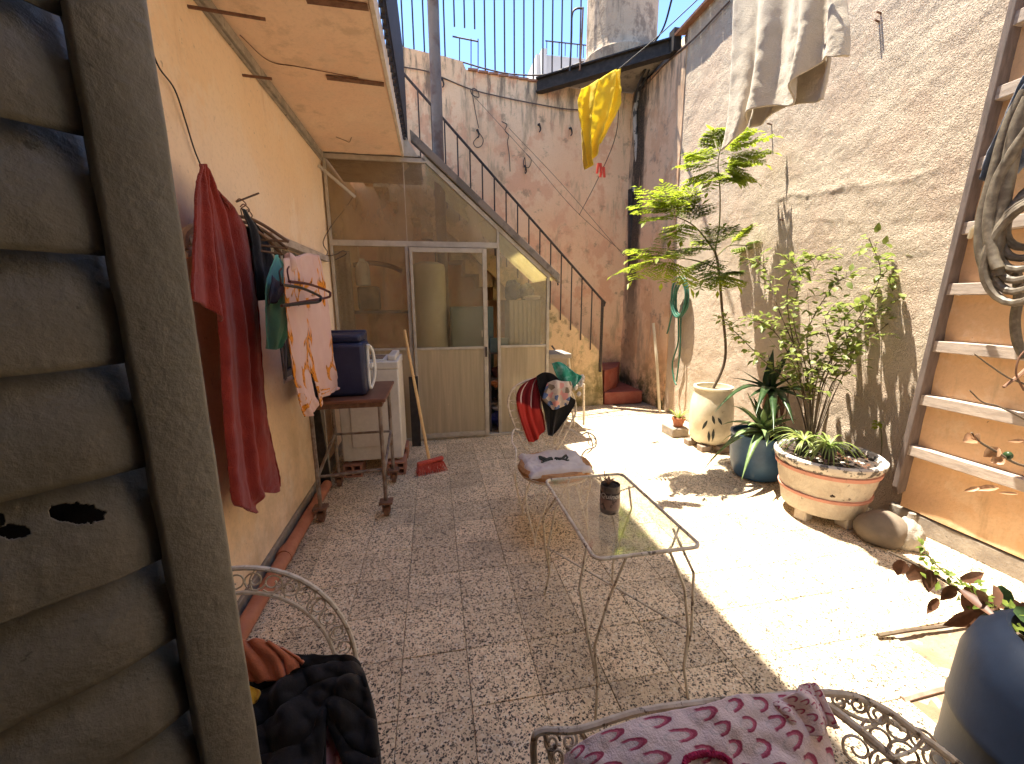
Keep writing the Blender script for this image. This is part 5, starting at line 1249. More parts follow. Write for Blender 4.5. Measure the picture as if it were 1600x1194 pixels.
cloth('print_blanket', [[(884, 1178), (880, 1230), (870, 1300)], [(930, 1146), (930, 1210), (925, 1300)], [(1010, 1119), (1005, 1190), (1000, 1300)], [(1100, 1102), (1095, 1180), (1090, 1300)], [(1150, 1086), (1150, 1170), (1150, 1300)], [(1195, 1086), (1200, 1170), (1205, 1300)], [(1235, 1082), (1250, 1150), (1275, 1300)], [(1262, 1074), (1290, 1140), (1340, 1300)]],
      m_cres, BP, BN, folds=1.7, amp=.009, nu=110, nv=70, bulge=.012, label='pale pink blanket with dark pink crescent print over the bench', cat='blanket', seed=2, rough=.01, thick=.008, ramp0=.7)
cloth('print_blanket', [[(1208, 1100), (1218, 1112), (1232, 1130)], [(1230, 1086), (1250, 1110), (1268, 1150)], [(1254, 1070), (1268, 1092), (1290, 1130)], [(1264, 1070), (1272, 1084), (1300, 1140)]], m_cres, dict(pl=((.5, .655, .80), (0, -.6, .8))), BN, folds=2, amp=.012, nu=36, nv=30, bulge=.02, label='twisted corner of the pink crescent blanket at bench arm', cat='blanket', seed=9, thick=.012, ramp0=1)
el = MB().tube(spline([P(890, 1194, Z=.75), P(910, 1181, Z=.76), P(935, 1184, Z=.755), P(950, 1200, Z=.75), P(960, 1240, Z=.72)]), .012, 8)
tag(el.build('strap', M('slate_strap', (.05, .06, .09), (.1, .11, .15), 30, rough=.9), origin=P(910, 1181, Z=.76)), 'slate blue strap looped over the bench by the pink blanket', 'strap')
pom = MB(); rs = random.Random(8)
for i in range(26):
    t = i/25; a = math.pi*(1-t); p = P(1105+36*math.cos(a), 1194-16*math.sin(a), pl=((.5, .655, .805), (0, -.6, .8)))
    pom.blob(p, .0065, 6, 5, .5, seed=i)
o = pom.build('pompom_trim', M('crimson_yarn', (.4, .02, .08), (.3, .01, .05), 60, rough=.9, bump=.5), origin=P(1105, 1180, Z=.8)); tag(o, 'crimson bobble trim curling on the pink crescent blanket', 'trim')

# ------------------------------------------------------------------ plank steps on the stucco wall, hoses and cloth on them
lad = thing('wall_steps', 'weathered wooden plank steps with orange plaster risers against the stucco wall', 'steps', (3.35, 1.8, .3))
def rail_f(y0, y1, nm):
    a, b = V((3.27, y0, .27)), V((3.27, y1, 4.4))
    return MB().prism([a+V((.02, 0, -.03)), a+V((.10, 0, .0)), b+V((.10, 0, 0)), b, a+V((0, 0, .03))], (0, -.036, 0)).build(nm, m_greywood, lad, smooth=False, bevel=.004)
rail_f(2.30, 2.10, 'side_rail'); rail_f(1.40, 1.34, 'side_rail')
m_riser = plaster('riser_plaster', (.72, .46, .26), (.66, .41, .22), (.75, .52, .32), .3, 60, .004, stain=(.5, .33, .19))
zz_ = [.142]+[.555+.372*k for k in range(11)]
for k in range(11):
    z = zz_[k+1]; yl = lerp(2.262, 2.07, k/11)
    MB().prism([(3.285, yl, z), (3.374, yl, z), (3.374, 1.38, z), (3.285, 1.38, z)], (0, 0, .072)).build('tread', m_oldwood, lad, smooth=False, bevel=.004)
    zb = zz_[k]+(.074 if k else 0)
    rz_ = MB(); rz_.grid(lambda u, v, zb=zb, z=z, yl=yl: V((3.352+.006*mnoise.noise(V((u*4, v*3, zb))), lerp(yl-.005 if k else 2.28, 1.385, u), lerp(zb, z-.002, v))), 12, 8)
    rz_.build('riser', m_riser, lad, angle=180)
m_clb = fabric('blue_grey_cloth', (.06, .075, .11), (.2, .22, .26), bsc=250)
cloth('blue_cloth', [[(1600, 118), (1580, 160), (1552, 225), (1535, 280)], [(1640, 110), (1600, 165), (1570, 220), (1550, 285)], [(1680, 120), (1640, 180), (1610, 240), (1585, 270)]], m_clb, dict(X=3.1), (-1, 0, .1), folds=3, amp=.03, nu=40, nv=40, label='blue grey cloth hanging on the ladder above the hoses', cat='cloth', seed=5)
for k, (lb, pts, rr) in enumerate((('thick grey hose in a long loop, leftmost on the ladder', [(1605, 140), (1575, 200), (1552, 280), (1536, 340), (1534, 390), (1545, 425), (1560, 432), (1575, 420)], .03),
                               ('thick grey hose hanging straight to a cut end on ladder', [(1612, 150), (1590, 200), (1575, 270), (1562, 340), (1556, 390), (1560, 432)], .034),
                               ('grey hose bowed in the middle of the ladder coil', [(1610, 200), (1582, 240), (1556, 290), (1545, 350), (1552, 400), (1560, 420)], .026))):
    wire('hose', [P(x, y, X=3.08-.03*k) for x, y in pts], rr, m_hosegy, lb, 'hose', 'grey hoses hung on the ladder', n=10)
hcl = thing('hose_coil', 'bundle of grey hose loops hanging low on the ladder', 'hose', P(1600, 380, X=3.1), 'grey hoses hung on the ladder')
for k in range(6):
    c = P(1608, 340+k*5, X=3.1-.016*k); ry, rz = .085+.014*k, .15+.02*k
    MB().tube([c+V((.01*math.sin(i*.8+k), ry*math.cos(2*math.pi*i/24), rz*math.sin(2*math.pi*i/24)-.02*k)) for i in range(24)], .02, 8, closed=True).build('hose_loop', m_hosegy, hcl)
wire('hose', [P(x, y, X=3.12) for x, y in ((1588, 425), (1592, 460), (1586, 500), (1590, 535), (1602, 560))], .022, m_hosegy, 'ragged grey hose tail dangling below the coil on ladder', 'hose', 'grey hoses hung on the ladder', n=8)
wire('hook_ring', [P(1515, 372, X=3.18), P(1522, 355, X=3.15), P(1535, 358, X=3.12), P(1538, 375, X=3.12)], .012, m_cream, 'pale bent hook on the ladder rail beside the hoses', 'hook')

# ------------------------------------------------------------------ potted plants along the sunny wall
# cream jar with the feathery tree
jx, jy = 3.045, 4.06
for k, (dx, dy_) in enumerate(((-.14, -.12), (.03, -.2), (.16, -.05), (-.16, .1), (.1, .16))):
    b_ = MB().box((jx+dx-.06, jy+dy_-.05, 0), (jx+dx+.06, jy+dy_+.05, .065))
    tag(b_.build('brick_piece', M('broken_brick', (.22, .17, .13), (.3, .22, .17), 20, rough=.95, bump=.6) if k == 0 else bpy.data.materials['broken_brick'], smooth=False, origin=(jx+dx, jy+dy_, 0), bevel=.008), ('brick piece under the front left of the cream jar', 'brick piece under the front of the cream jar', 'brick piece under the right of the cream jar', 'brick piece under the back left of cream jar', 'brick piece under the back right of cream jar')[k], 'brick', 'brick pieces under the cream jar')
jar = thing('jar_planter', 'tall cream glazed jar planter with painted dark leaves', 'jar', (jx, jy, .067))
jp = [(.12, .067), (.17, .07), (.20, .11), (.222, .22), (.23, .36), (.226, .48), (.21, .58), (.19, .645), (.195, .68), (.207, .69), (.203, .705), (.18, .705), (.175, .65)]
MB().lathe(jp, (jx, jy, 0), 40).build('pot', m_jar, jar)
MB().lathe([(.177, .64), (.1, .665), (.01, .67)], (jx, jy, 0), 20).build('soil', m_dark_soil, jar)
lf = MB()
for a0, zz, ll, tw in ((-2.15, .42, .1, .3), (-2.35, .36, .12, -.4), (-2.05, .27, .13, 0), (-1.9, .4, .09, .6), (-2.25, .24, .12, .1)):
    c = V((jx+.231*math.cos(a0), jy+.231*math.sin(a0), zz)); t_ = V((-math.sin(a0), math.cos(a0), 0))
    lf.leaf(c, (t_*tw+V((0, 0, -1))), V((math.cos(a0), math.sin(a0), 0)), ll, .03, 0, 4, 0)
lf.build('painted_leaf', m_inkdark, jar)
def frond(mb, base, d, L, npair, pl_, lw, droop, rs, bip=True):
    d = V(d).normalized(); base = V(base); up = V((0, 0, 1)); side = d.cross(up)
    side = side.normalized() if side.length > .01 else V((1, 0, 0))
    pts = []; p = base.copy()
    for i in range(9):
        t = i/8; pts.append(base+d*L*t+V((0, 0, -droop*L*t*t)))
    mb.tube(pts, .0028, 4, .001)
    for k in range(npair):
        t = .22+.78*k/npair; i = min(7, int(t*8)); p = pts[i].lerp(pts[i+1], t*8-i); tg = (pts[i+1]-pts[i]).normalized()
        s = pl_*math.sin(math.pi*min(1, .25+.72*t))
        for sg in (-1, 1):
            dd = (side*sg*.86+tg*.55+V((0, 0, rs.uniform(-.25, .1)))).normalized()
            if bip:
                for q in range(5):
                    tt = (q+.6)/5.2; pp = p+dd*s*tt; w2 = s*.36*(1-.4*tt)
                    e = dd.cross(V((0, 0, 1))).normalized()
                    for s2 in (-1, 1): mb.leaf(pp, dd*.75+e*s2*.8+V((0, 0, rs.uniform(-.2, .1))), V((0, 0, 1)), w2, lw*.62, .15, 2, .1)
                mb.leaf(p+dd*s*.9, dd, V((0, 0, 1)), s*.3, lw*.7, .1, 2, .1)
            else: mb.leaf(p, dd, V((0, 0, 1)), s, lw, .25, 2, .12)
    mb.leaf(pts[-1], d+V((0, 0, -.4)), V((0, 0, 1)), pl_*.6, lw, .2, 2, .1)
tree = thing('feathery_tree', 'slender young tree with feathery lime green leaves in the jar', 'tree', (jx-.05, jy, .63))
TY = 3.98
def tp_(x, y, dy_=0): return P(x, y, Y=TY+dy_)
rs = random.Random(11)
trunk = spline([V((jx-.04, jy-.02, .62)), tp_(1133, 560), tp_(1128, 480), tp_(1122, 415), tp_(1117, 392)], 8)
MB().tube(trunk, .015, 8, .011).build('trunk', m_bark, tree)
fork = spline([tp_(1117, 394), tp_(1124, 350), tp_(1125, 300), tp_(1122, 255), tp_(1128, 225)], 8)
limbs = [fork, spline([tp_(1117, 394), tp_(1100, 370, -.05), tp_(1080, 350, -.1), tp_(1048, 335, -.15)], 8),
         spline([tp_(1120, 400), tp_(1140, 384, .08), tp_(1170, 384, .1)], 6), spline([tp_(1122, 420), tp_(1090, 408, -.1), tp_(1040, 400, -.2)], 6)]
for l in limbs: MB().tube(l, .009, 6, .004).build('limb', m_stem, tree)
FR = []
for (x, y, dy_, tx, ty, tdy, L) in (
    (1122, 262, 0, 1062, 258, -.2, 1), (1122, 250, 0, 1075, 238, -.1, 1), (1124, 240, 0, 1110, 200, -.05, 1), (1126, 236, 0, 1180, 205, -.1, 1), (1126, 240, 0, 1210, 212, -.15, 1), (1126, 250, 0, 1205, 238, -.2, 1), (1125, 258, 0, 1170, 255, -.3, 1), (1124, 270, 0, 1100, 285, -.3, 1), (1124, 275, 0, 1150, 285, -.25, 1),
    (1052, 337, -.15, 995, 290, -.2, 1), (1050, 338, -.15, 1035, 282, -.2, 1), (1056, 340, -.15, 1085, 290, -.2, 1), (1048, 338, -.15, 990, 320, -.3, 1), (1052, 340, -.15, 1012, 345, -.35, 1), (1070, 345, -.12, 1050, 372, -.3, 1), (1078, 350, -.1, 1098, 318, -.15, 1),
    (1042, 400, -.2, 985, 388, -.3, 1), (1042, 402, -.2, 985, 405, -.35, 1), (1040, 402, -.2, 992, 435, -.35, 1), (1046, 402, -.2, 1035, 438, -.35, 1), (1070, 405, -.12, 1058, 390, -.2, 1),
    (1118, 392, 0, 1085, 365, -.25, 1), (1118, 385, 0, 1110, 350, -.2, 1), (1140, 384, .08, 1175, 350, -.05, 1), (1165, 384, .1, 1195, 372, 0, 1), (1118, 400, 0, 1100, 432, -.3, 1), (1122, 420, 0, 1095, 450, -.3, 1), (1124, 425, 0, 1150, 445, -.25, 1), (1126, 430, 0, 1160, 425, -.15, 1), (1122, 380, 0, 1150, 352, -.2, 1)):
    a, b = tp_(x, y, dy_), tp_(tx, ty, dy_+tdy)
    mb = MB(); L_ = (b-a).length*1.05
    for rep_ in range(2):
        frond(mb, a, (b-a)+V((0, 0, .12*L_))+V((rs.uniform(-1, 1), rs.uniform(-1, 1), rs.uniform(-1, .6)))*L_*(.55*rep_), L_*(1-.15*rep_), 11, .125+.06*rs.random(), .036, .14, rs)
    mb.build('frond', m_lime if y < 350 or rs.random() < .5 else m_green, tree, angle=180)

# bush with rounded leaves growing out of the big planter
PX, PY, PRr, PZ = 2.92, 2.52, .345, .455
pln = thing('planter', 'big chipped white planter on stub feet with salmon bands', 'planter', (PX, PY, 0))
prf = [(.16, .075), (.25, .075), (.265, .09), (.276, .17), (.281, .205), (.286, .23), (.306, .32), (.327, .44), (.335, .455)]
def rib(r, z, a): return r*(1+.006*math.sin(a*24)*(1 if .1 < z < .4 else 0)+.012*mnoise.noise(V((math.cos(a)*2.2, math.sin(a)*2.2, z*8))))
MB().lathe(prf[:9], (PX, PY, 0), 72, fn=rib).build('pot', m_planter, pln)
MB().lathe([(.322, .425), (.344, .452), (.352, .475), (.352, .492), (.338, .503), (.31, .498), (.295, .46)], (PX, PY, 0), 60, fn=lambda r, z, a: r*(1+.01*mnoise.noise(V((math.cos(a)*5, math.sin(a)*5, z*9))))).build('rim', m_rim, pln)
for z, hh in ((.408, .034), (.22, .03)):
    r0 = lerp(.286, .327, (z-.23)/.21)
    MB().lathe([(r0-.01, z-hh/2), (r0+.011, z-hh/2+.004), (r0+.016, z+hh/2-.004), (r0+.002, z+hh/2)], (PX, PY, 0), 60).build('band', m_salmon, pln)
for a in (-2.9, -1.55, .2, 1.7):
    c, s = math.cos(a), math.sin(a)
    MB().prism([(PX+c*.255-s*.045, PY+s*.255+c*.045, 0), (PX+c*.255+s*.045, PY+s*.255-c*.045, 0), (PX+c*.15+s*.04, PY+s*.15-c*.04, 0), (PX+c*.15-s*.04, PY+s*.15+c*.04, 0)], (0, 0, .12)).build('foot', m_planter, pln, bevel=.012)
so_ = MB(); so_.grid(lambda u, v: V((PX+(.298*v)*math.cos(2*math.pi*u), PY+(.298*v)*math.sin(2*math.pi*u), .465+.02*mnoise.noise(V((u*9, v*4, 0)))+.012*mnoise.noise(V((math.cos(u*6.28)*v*9, math.sin(u*6.28)*v*9, 3))))), 48, 10)
so_.build('soil', m_dark_soil, pln, angle=180)
ltr = MB(); rs = random.Random(31)
for k in range(70):
    a, q = rs.uniform(0, 6.28), .28*math.sqrt(rs.random()); ltr.leaf((PX+q*math.cos(a), PY+q*math.sin(a), .477+rs.uniform(0, .02)), (rs.uniform(-1, 1), rs.uniform(-1, 1), rs.uniform(-.1, .5)), (0, 0, 1), rs.uniform(.03, .06), .028, .3, 2)
o = ltr.build('leaf_litter', m_dead, pln); o['kind'] = 'stuff'
MB().grid(lambda u, v: V((PX, PY, 0))+V((-.745, -.667, 0))*(.3275+.004*math.sin(u*9))+V((.667, -.745, 0))*((u-.5)*.03+.055)+V((0, 0, .275+.022*v)), 6, 6, skip=lambda u, v: (u-.5)**2+(v-.5)**2 > .2+.1*mnoise.noise(V((u*5, v*5, 0)))).build('chip', m_dark_soil, pln, thick=.003)
def bush_stem(pts, r, nleaf, size, rs, t0=.25, spread=.09):
    pts = spline(pts, 8); st = MB().tube(pts, r, 6, r*.35)
    fl = MB()
    tw = []
    for k in range(nleaf):
        t = t0+(1-t0)*rs.random(); i = min(len(pts)-2, int(t*(len(pts)-1))); p = pts[i]
        d = V((rs.uniform(-1, 1), rs.uniform(-1, 1), rs.uniform(-.2, .8))).normalized()
        q = p+d*spread*rs.random()
        if rs.random() < .35: st.tube([p, p.lerp(q, .5)+V((0, 0, .01)), q], .0016, 4)
        fl.leaf(q, d+V((0, 0, rs.uniform(-.7, .2))), (rs.uniform(-.4, .4), rs.uniform(-.4, .4), 1), size*rs.uniform(.6, 1.15), size*rs.uniform(.5, .7), rs.uniform(.05, .4), 3, .12, .8)
    return st, fl
bush = thing('leafy_shrub', 'sprawling shrub with small rounded leaves rising from the white planter', 'shrub', (PX+.05, PY+.15, .44))
rs = random.Random(17); BYY = 2.72
def bp(x, y, d=0): return P(x, y, Y=BYY+d)
root = V((PX+.03, PY+.17, .46))
m_bleaf = leafmat('shrub_leaf', (.17, .22, .045), (.33, .37, .09), .5, 14)
for pts, n in (([root, bp(1275, 600), bp(1300, 540), bp(1340, 500, -.1), bp(1375, 430, -.1), bp(1358, 372, -.1)], 46), ([root, bp(1285, 590), bp(1330, 520), bp(1385, 470, -.05), bp(1400, 415, -.1), bp(1438, 398, -.1)], 44),
               ([root, bp(1262, 590, .1), bp(1240, 500, .2), bp(1250, 430, .3), bp(1225, 400, .4)], 46), ([root, bp(1270, 600, .1), bp(1262, 520, .2), bp(1300, 450, .2), bp(1330, 430, .1)], 44),
               ([root, bp(1255, 610, .2), bp(1225, 540, .4), bp(1200, 510, .5), bp(1170, 500, .6)], 56), ([root, bp(1262, 600, .2), bp(1215, 480, .5), bp(1195, 420, .7), bp(1165, 405, .8)], 44),
               ([root, bp(1290, 590), bp(1345, 540, -.1), bp(1400, 490, -.1), bp(1390, 440, -.1)], 40), ([root, bp(1280, 620), bp(1300, 560), bp(1290, 500, .1), bp(1310, 470, .1)], 36),
               ([root, bp(1240, 610, .3), bp(1190, 560, .6), bp(1150, 520, .8), bp(1130, 500, .9)], 50), ([root, bp(1300, 600), bp(1330, 570), bp(1320, 500), bp(1350, 470, -.1)], 30), ([root, bp(1250, 590, .2), bp(1230, 450, .4), bp(1280, 400, .3), bp(1270, 430, .3)], 36)):
    st, fl = bush_stem(pts, .0065, int(n*2.3), .072, rs, .22, .12)
    s_ = st.build('stem', m_bark, bush); fl.build('leaves', m_bleaf, s_, angle=180)
for k in range(9):
    a = bp(rs.uniform(1255, 1300), 640); b = bp(rs.uniform(1200, 1400), rs.uniform(430, 560), rs.uniform(-.1, .4))
    MB().tube(spline([root, a.lerp(b, .3)+V((rs.uniform(-.05, .05), 0, .05)), b]), .0032, 5, .001).build('stem', m_bark, bush)
# spider plants in small pots standing in the planter
def spider(c, r, n, label, seed):
    t = thing('spider_plant', label, 'plant', c); rs = random.Random(seed); c = V(c)
    for k in range(n):
        a = rs.uniform(0, 6.28); L = r*rs.uniform(.6, 1.25); lift = rs.uniform(.35, 1.0)
        mb = MB(); pts = [c+V((math.cos(a)*L*t_, math.sin(a)*L*t_, L*(lift*1.35*t_-1.25*t_*t_))) for t_ in (0, .2, .4, .6, .8, 1)]
        k0 = len(mb.v); sd_ = V((-math.sin(a), math.cos(a), 0))
        for i, p in enumerate(pts):
            w_ = .0075*(1-(i/5)**2*.9); mb.v += [p-sd_*w_, p+V((0, 0, -.003)), p+sd_*w_]
        for i in range(5): b = k0+i*3; mb.f += [(b, b+1, b+4, b+3), (b+1, b+2, b+5, b+4)]
        mb.build('leaf', m_spider, t, angle=180)
    return t
rimc = V((PX, PY, .48)); view = V((-.745, -.667, 0)); rgt = V((.667, -.745, 0))
c1 = rimc+view*.10+rgt*.0; c2 = rimc+view*.04-rgt*.16
m_pot = M('dark_plastic_pot', (.05, .045, .035), (.09, .08, .06), 14, rough=.6)
for c, s_, lb in ((c1, 1.0, 'small dark plastic pot in the middle of white planter'), (c2, .95, 'small brown plastic pot at the left in white planter')):
    tag(MB().lathe([(.035*s_, 0), (.05*s_, .09*s_), (.056*s_, .092*s_), (.056*s_, .108*s_), (.048*s_, .108*s_), (.046*s_, .09*s_)], c+V((0, 0, -.015)), 20).build('flower_pot', m_pot, origin=c), lb, 'pot')
spider(c1+V((0, 0, .10)), .19, 46, 'spider plant with pale striped leaves in middle of planter', 1)
spider(c2+V((0, 0, .09)), .2, 38, 'yellowing spider plant at the left of the white planter', 2)

# aloe in the blue pot
bx_, by_ = 2.97, 3.24
bpot = thing('blue_pot', 'round blue plastic pot holding the aloe beside the planter', 'pot', (bx_, by_, 0))
MB().lathe([(.14, 0), (.185, .01), (.215, .06), (.24, .16), (.25, .30), (.245, .40), (.255, .415), (.255, .43), (.235, .43), (.23, .39)], (bx_, by_, 0), 40).build('pot', m_bluepot, bpot)
MB().lathe([(.232, .37), (.1, .395), (.01, .4)], (bx_, by_, 0), 20).build('soil', m_dark_soil, bpot)
aloe = thing('aloe_plant', 'aloe with thick spotted spiky leaves in the blue pot', 'plant', (bx_-.04, by_-.06, .42))
rs = random.Random(5); ac = V((bx_-.06, by_-.10, .42))
def fleshy(mb, base, d, L, w, droop, n=7, up=.0):
    d = V(d).normalized(); side = d.cross(V((0, 0, 1))); side = side.normalized() if side.length > .05 else V((1, 0, 0)); k = len(mb.v)
    for i in range(n+1):
        t = i/n; p = V(base)+d*L*t+V((0, 0, -droop*L*t*t)); ww = w*.5*(1-t**1.6)*(.75+.5*min(1, t*4)) if i < n else .001
        tg = (d+V((0, 0, -2*droop*t))).normalized(); nn = side.cross(tg).normalized()
        for s, h_ in ((-1, .22), (-.55, -.16), (0, -.32), (.55, -.16), (1, .22), (0, .06)): mb.v.append(p+side*ww*s+nn*ww*h_*1.1)
    for i in range(n):
        for j in range(6):
            j2 = (j+1) % 6; mb.f.append((k+i*6+j, k+i*6+j2, k+i*6+6+j2, k+i*6+6+j))
for k in range(30):
    a = k*2.399+.4; el = lerp(.1, 1.25, (k/29)**1.1); L = lerp(.36, .26, k/29)*rs.uniform(.8, 1.2)
    mb = MB(); fleshy(mb, ac+V((math.cos(a)*.02, math.sin(a)*.02, .02*k/8+.03)), (math.cos(a)*math.cos(el), math.sin(a)*math.cos(el), math.sin(el)), L*1.25, .07, lerp(1.0, .05, k/29))
    mb.build('leaf', m_aloe, aloe, angle=180)
# dark agave behind, with dried strands
ag = thing('agave_plant', 'large dark green agave with arching leaves behind the aloe', 'plant', (3.15, 3.25, .4))
gcn = P(1205, 600, Y=3.35)
for (x, y, dy_, w_, dr) in ((1140, 590, -.1, .07, .15), (1120, 640, -.35, .07, .5), (1270, 575, -.25, .08, .3), (1215, 540, .1, .085, 0), (1245, 530, 0, .08, 0), (1195, 548, .1, .07, 0), (1300, 610, -.35, .07, .4), (1180, 640, -.45, .08, .6), (1240, 660, -.5, .085, .6), (1280, 640, -.4, .07, .5), (1155, 575, .1, .06, .1), (1330, 640, -.3, .05, .4), (1210, 670, -.55, .08, .5), (1165, 620, -.2, .07, .3), (1365, 612, -.35, .04, .2)):
    b = P(x, y, Y=3.35+dy_); mb = MB(); d = b-gcn; L = d.length
    fleshy(mb, gcn+V((rs.uniform(-.03, .03), rs.uniform(-.03, .03), -.06)), d+V((0, 0, dr*L+.06)), L*1.05, w_, dr, 9); mb.build('leaf', m_deep, ag, angle=180)
dsx = MB()
for k in range(16):
    a = P(rs.uniform(1205, 1232), rs.uniform(605, 625), Y=3.25); b = P(rs.uniform(1200, 1240), rs.uniform(680, 705), Y=3.15)
    dsx.tube(spline([a, a.lerp(b, .4)+V((rs.uniform(-.05, .05), rs.uniform(-.04, .04), .02)), b]), .006, 4, .003)
o = dsx.build('dried_strand', m_straw, ag); o['kind'] = 'stuff'
MB().tube([gcn+V((0, 0, -.05)), V((gcn.x, gcn.y, .0))], .05, 8).build('stem', m_straw, ag)
# small low plants and pots
sbk = thing('block', 'grey square block on the floor left of the cream jar', 'block', (2.92, 4.52, 0))
bb = MB(); bb.box((2.8, 4.40, 0), (3.02, 4.66, .11)); bb.build('body', m_skirt, sbk, bevel=.01)
tag(MB().lathe([(.05, .112), (.075, .2), (.082, .2), (.082, .225), (.068, .225), (.066, .2)], (2.93, 4.5, 0), 20).build('flower_pot', m_terra, origin=(2.93, 4.5, .11)), 'small terracotta pot standing on the grey block by jar', 'pot')
spp = thing('small_plant', 'small spiky light green plant in the terracotta pot', 'plant', (2.93, 4.5, .21))
for k in range(16):
    a = k*2.4; mb = MB(); mb.leaf((2.93, 4.5, .21), (math.cos(a), math.sin(a), rs.uniform(.5, 1.8)), (0, 0, 1), rs.uniform(.12, .2), .022, .25, 4); mb.build('leaf', m_spider, spp, angle=180)
tf = thing('weed', 'small leafy weed growing at the foot of the stucco wall', 'plant', P(1378, 668, X=3.36))
wc = P(1376, 662, X=3.35)
for k in range(14):
    a = k*2.4; mb = MB(); mb.leaf(wc+V((-.02, 0, rs.uniform(-.03, .03))), (-abs(math.cos(a)), math.sin(a), rs.uniform(-.2, 1)), (0, 0, 1), .05, .03, .3, 2); mb.build('leaf', m_lime, tf, angle=180)
MB().tube(spline([wc, wc+V((.01, -.03, -.2)), wc+V((.02, -.02, -.45))]), .004, 5).build('stem', m_stem, tf)
# boulder beside the planter: shade and sunlight painted as brown stone and pale lump
rk = thing('stone', 'smooth stone beside the white planter, painted brown for its shaded side', 'stone', (3.0, 2.14, 0))
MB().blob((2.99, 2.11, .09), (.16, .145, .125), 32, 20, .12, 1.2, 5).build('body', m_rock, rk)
ck = thing('lit_stone_part', 'sunlit part of the stone painted as a pale rough lump with stub', 'cement lump', (3.08, 2.02, 0))
lm = MB(); lm.blob((3.07, 2.02, .085), (.088, .088, .115), 40, 28, .18, 2.6, 8); lm.build('body', m_litstone, ck)
MB().lathe([(.03, 0), (.024, .025), (.02, .06), (.012, .062)], (3.085, 2.02, .185), 10).build('stub', m_skirt, ck)
dl_ = thing('dry_leaf', 'curled orange dry leaf on the floor behind the stone', 'leaf', (3.28, 2.1, 0))
mb = MB(); mb.leaf((3.25, 2.12, .005), (.4, -.6, .5), (0, 0, 1), .09, .05, .5, 4); mb.build('blade', m_tan, dl_, angle=180)

# big dark blue barrel with the half dead plant, lower right
Bx, By, Br, Bz = 1.76, .64, .275, .70
bar_ = thing('blue_barrel', 'big dark blue plastic barrel planter in the right foreground', 'barrel', (Bx, By, 0))
MB().lathe([(Br-.03, 0), (Br, .02), (Br+.004, .2), (Br, .215), (Br, .38), (Br+.004, .39), (Br, .41), (Br-.005, .56), (Br-.03, .645), (Br-.07, .685), (Br-.085, .70), (Br-.095, .695), (Br-.10, .65), (Br-.07, .56)], (Bx, By, 0), 56).build('body', m_barrel, bar_)
MB().lathe([(Br-.10, .59), (.1, .6), (.01, .605)], (Bx, By, 0), 24).build('soil', m_dark_soil, bar_)
dpn = thing('wilted_plant', 'wilted plant with drooping brown leaves leaning out of the barrel', 'plant', (Bx, By, .6))
main = spline([V((Bx, By, .60)), P(1580, 985, Y=.80), P(1530, 945, Y=.93), P(1480, 910, Y=1.02), P(1430, 882, Y=1.08), P(1388, 862, Y=1.12)], 8)
MB().tube(main, .0085, 7, .004).build('stem', m_bark, dpn)
for (x, y, Y_, dx, dy_, L, w_, mm) in ((1408, 875, 1.1, -.1, -1, .062, .05, m_dead), (1430, 880, 1.08, .15, -1, .105, .062, m_dead), (1452, 890, 1.05, .0, -1, .085, .045, m_dead), (1490, 915, 1.0, -.5, -1, .07, .04, m_dead), (1512, 915, .98, .3, -.9, .15, .075, m_dead), (1530, 940, .94, .8, -.8, .14, .06, m_dead), (1545, 960, .9, .5, -1, .15, .07, m_dead), (1500, 905, 1.0, .9, .25, .10, .04, m_dead), (1540, 935, .95, 1, -.1, .11, .05, m_dead), (1465, 935, 1.02, -.5, -.9, .07, .03, m_dead), (1560, 1000, .85, -.6, -.9, .12, .05, m_deep), (1570, 1010, .82, .1, -1, .13, .06, m_dead), (1545, 1030, .82, -1, -.2, .07, .03, m_tan), (1590, 985, .84, .6, -.5, .1, .05, m_tan), (1578, 960, .88, .5, .3, .1, .05, m_dead)):
    p = P(x, y, Y=Y_); rgtv = V((.95, -.3, 0)); d = rgtv*dx+V((0, 0, dy_))
    mb = MB(); mb.leaf(p, d, V((-.5, -.8, .3)), L, w_, rs.uniform(-.25, .35), 5, .2, .8); mb.build('leaf', mm, dpn, angle=180)
for k in range(16):
    t = rs.uniform(.05, .5); i = int(t*(len(main)-2)); p = main[i]+V((rs.uniform(-.07, .08), rs.uniform(-.08, .04), rs.uniform(-.04, .09)))
    mb = MB(); mb.leaf(p, (rs.uniform(-1, 1), rs.uniform(-.9, .3), rs.uniform(-1, .2)), V((-.4, -.8, .4)), rs.uniform(.07, .13), rs.uniform(.03, .055), rs.uniform(-.3, .4), 4, .2, .8); mb.build('leaf', m_dead if k % 4 else m_deep, dpn, angle=180)
gl_ = MB()
for k in range(80):
    t = rs.uniform(.2, .8); i = int(t*(len(main)-2)); p = main[i]+V((rs.uniform(-.04, .05), rs.uniform(-.05, .03), rs.uniform(-.05, .06)))
    gl_.leaf(p, (rs.uniform(-1, 1), rs.uniform(-1, .3), rs.uniform(-.8, .8)), (0, -.5, 1), rs.uniform(.022, .04), .018, .2, 2)
o = gl_.build('small_leaves', m_green, dpn, angle=180); o['kind'] = 'stuff'
tip = MB(); tip_s = spline([P(1490, 905, Y=1.0), P(1460, 880, Y=1.05), P(1444, 858, Y=1.08), P(1440, 850, Y=1.1)], 6)
tip.tube(tip_s, .003, 5); tip.build('stem', m_stem, dpn)
gl_ = MB()
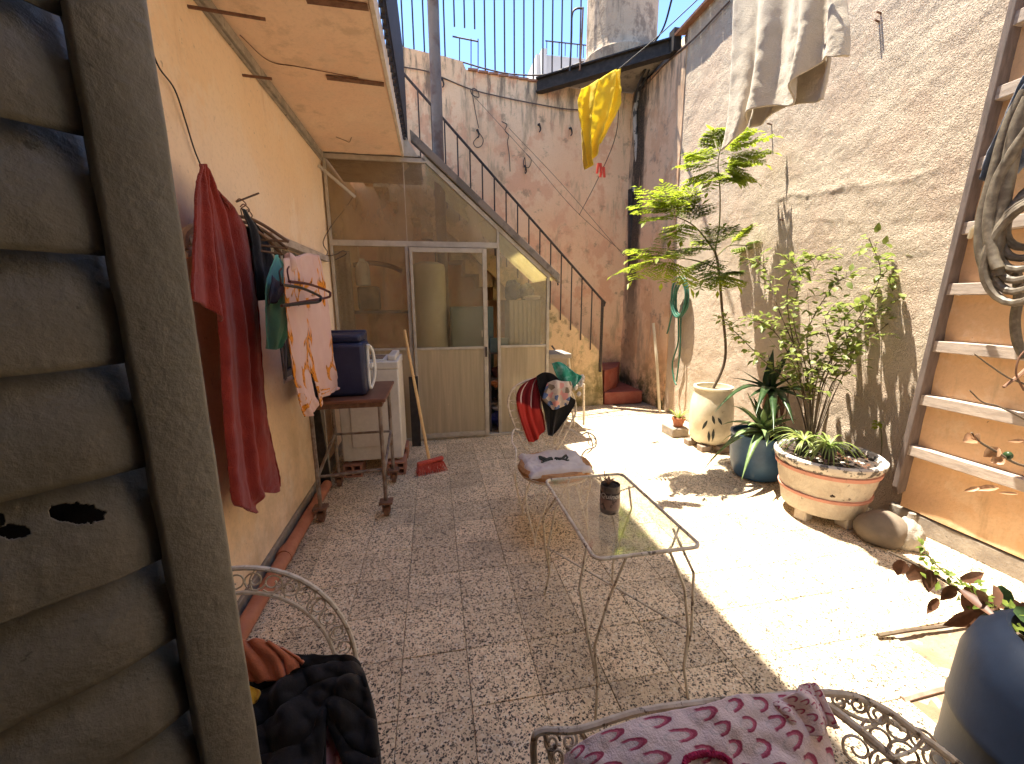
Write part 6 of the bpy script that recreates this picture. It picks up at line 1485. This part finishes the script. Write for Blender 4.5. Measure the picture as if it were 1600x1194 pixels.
for k in range(22):
    p = tip_s[rs.randrange(len(tip_s))]; gl_.leaf(p, (rs.uniform(-1, 1), rs.uniform(-1, 1), rs.uniform(-.5, .8)), (0, 0, 1), .03, .012, .2, 2)
o = gl_.build('small_leaves', m_green, dpn, angle=180); o['kind'] = 'stuff'
# tall dry twigs of the same pot reaching up at the right edge
tw = thing('dry_twigs', 'dry brown twigs with curled leaves in front of the ladder', 'twigs', (Bx+.1, By, .6))
TP = dict(Y=1.15)
for pts, r_, mm in (([(1640, 735), (1590, 725), (1555, 705), (1530, 690), (1518, 676)], .006, m_bark), ([(1660, 690), (1600, 655), (1560, 635), (1535, 628), (1515, 610)], .004, m_bark), ([(1660, 640), (1610, 605), (1575, 590), (1545, 570), (1522, 553)], .004, m_bark), ([(1640, 540), (1600, 580), (1568, 605)], .009, m_straw), ([(1600, 610), (1588, 585), (1592, 560), (1604, 545)], .004, m_straw)):
    MB().tube(spline([P(x, y, **TP) for x, y in pts]), r_, 6, r_*.5).build('twig', mm, tw)
MB().tube(spline([P(1640, 735, **TP), V((Bx+.12, By+.05, .9)), V((Bx+.05, By, .6))]), .008, 6).build('twig', m_bark, tw)
MB().tube(spline([P(1660, 660, **TP), V((Bx+.2, By+.1, 1.1)), V((Bx+.08, By, .6))]), .007, 6).build('twig', m_bark, tw)
for (x, y, dx, dz, L, w_, cu) in ((1505, 690, .9, .45, .06, .045, .5), (1530, 690, -1, .5, .055, .04, -.4), (1560, 700, -.5, -.5, .055, .045, .5), (1548, 722, 1, .3, .04, .04, -.5), (1560, 762, -1, -.1, .08, .026, .3), (1530, 762, -.9, -.3, .05, .018, .3), (1560, 770, 1, 0, .08, .014, .1), (1575, 690, 1, .1, .07, .016, .1)):
    mb = MB(); mb.leaf(P(x, y, **TP), V((.95, -.3, 0))*dx+V((0, 0, dz)), V((-.4, -.7, .6)), L, w_, cu, 4, .35); mb.build('leaf', m_tan, tw, angle=180)
MB().blob(P(1575, 712, **TP), (.014, .014, .017), 12, 8, .1).build('seed_pod', m_deep, tw)
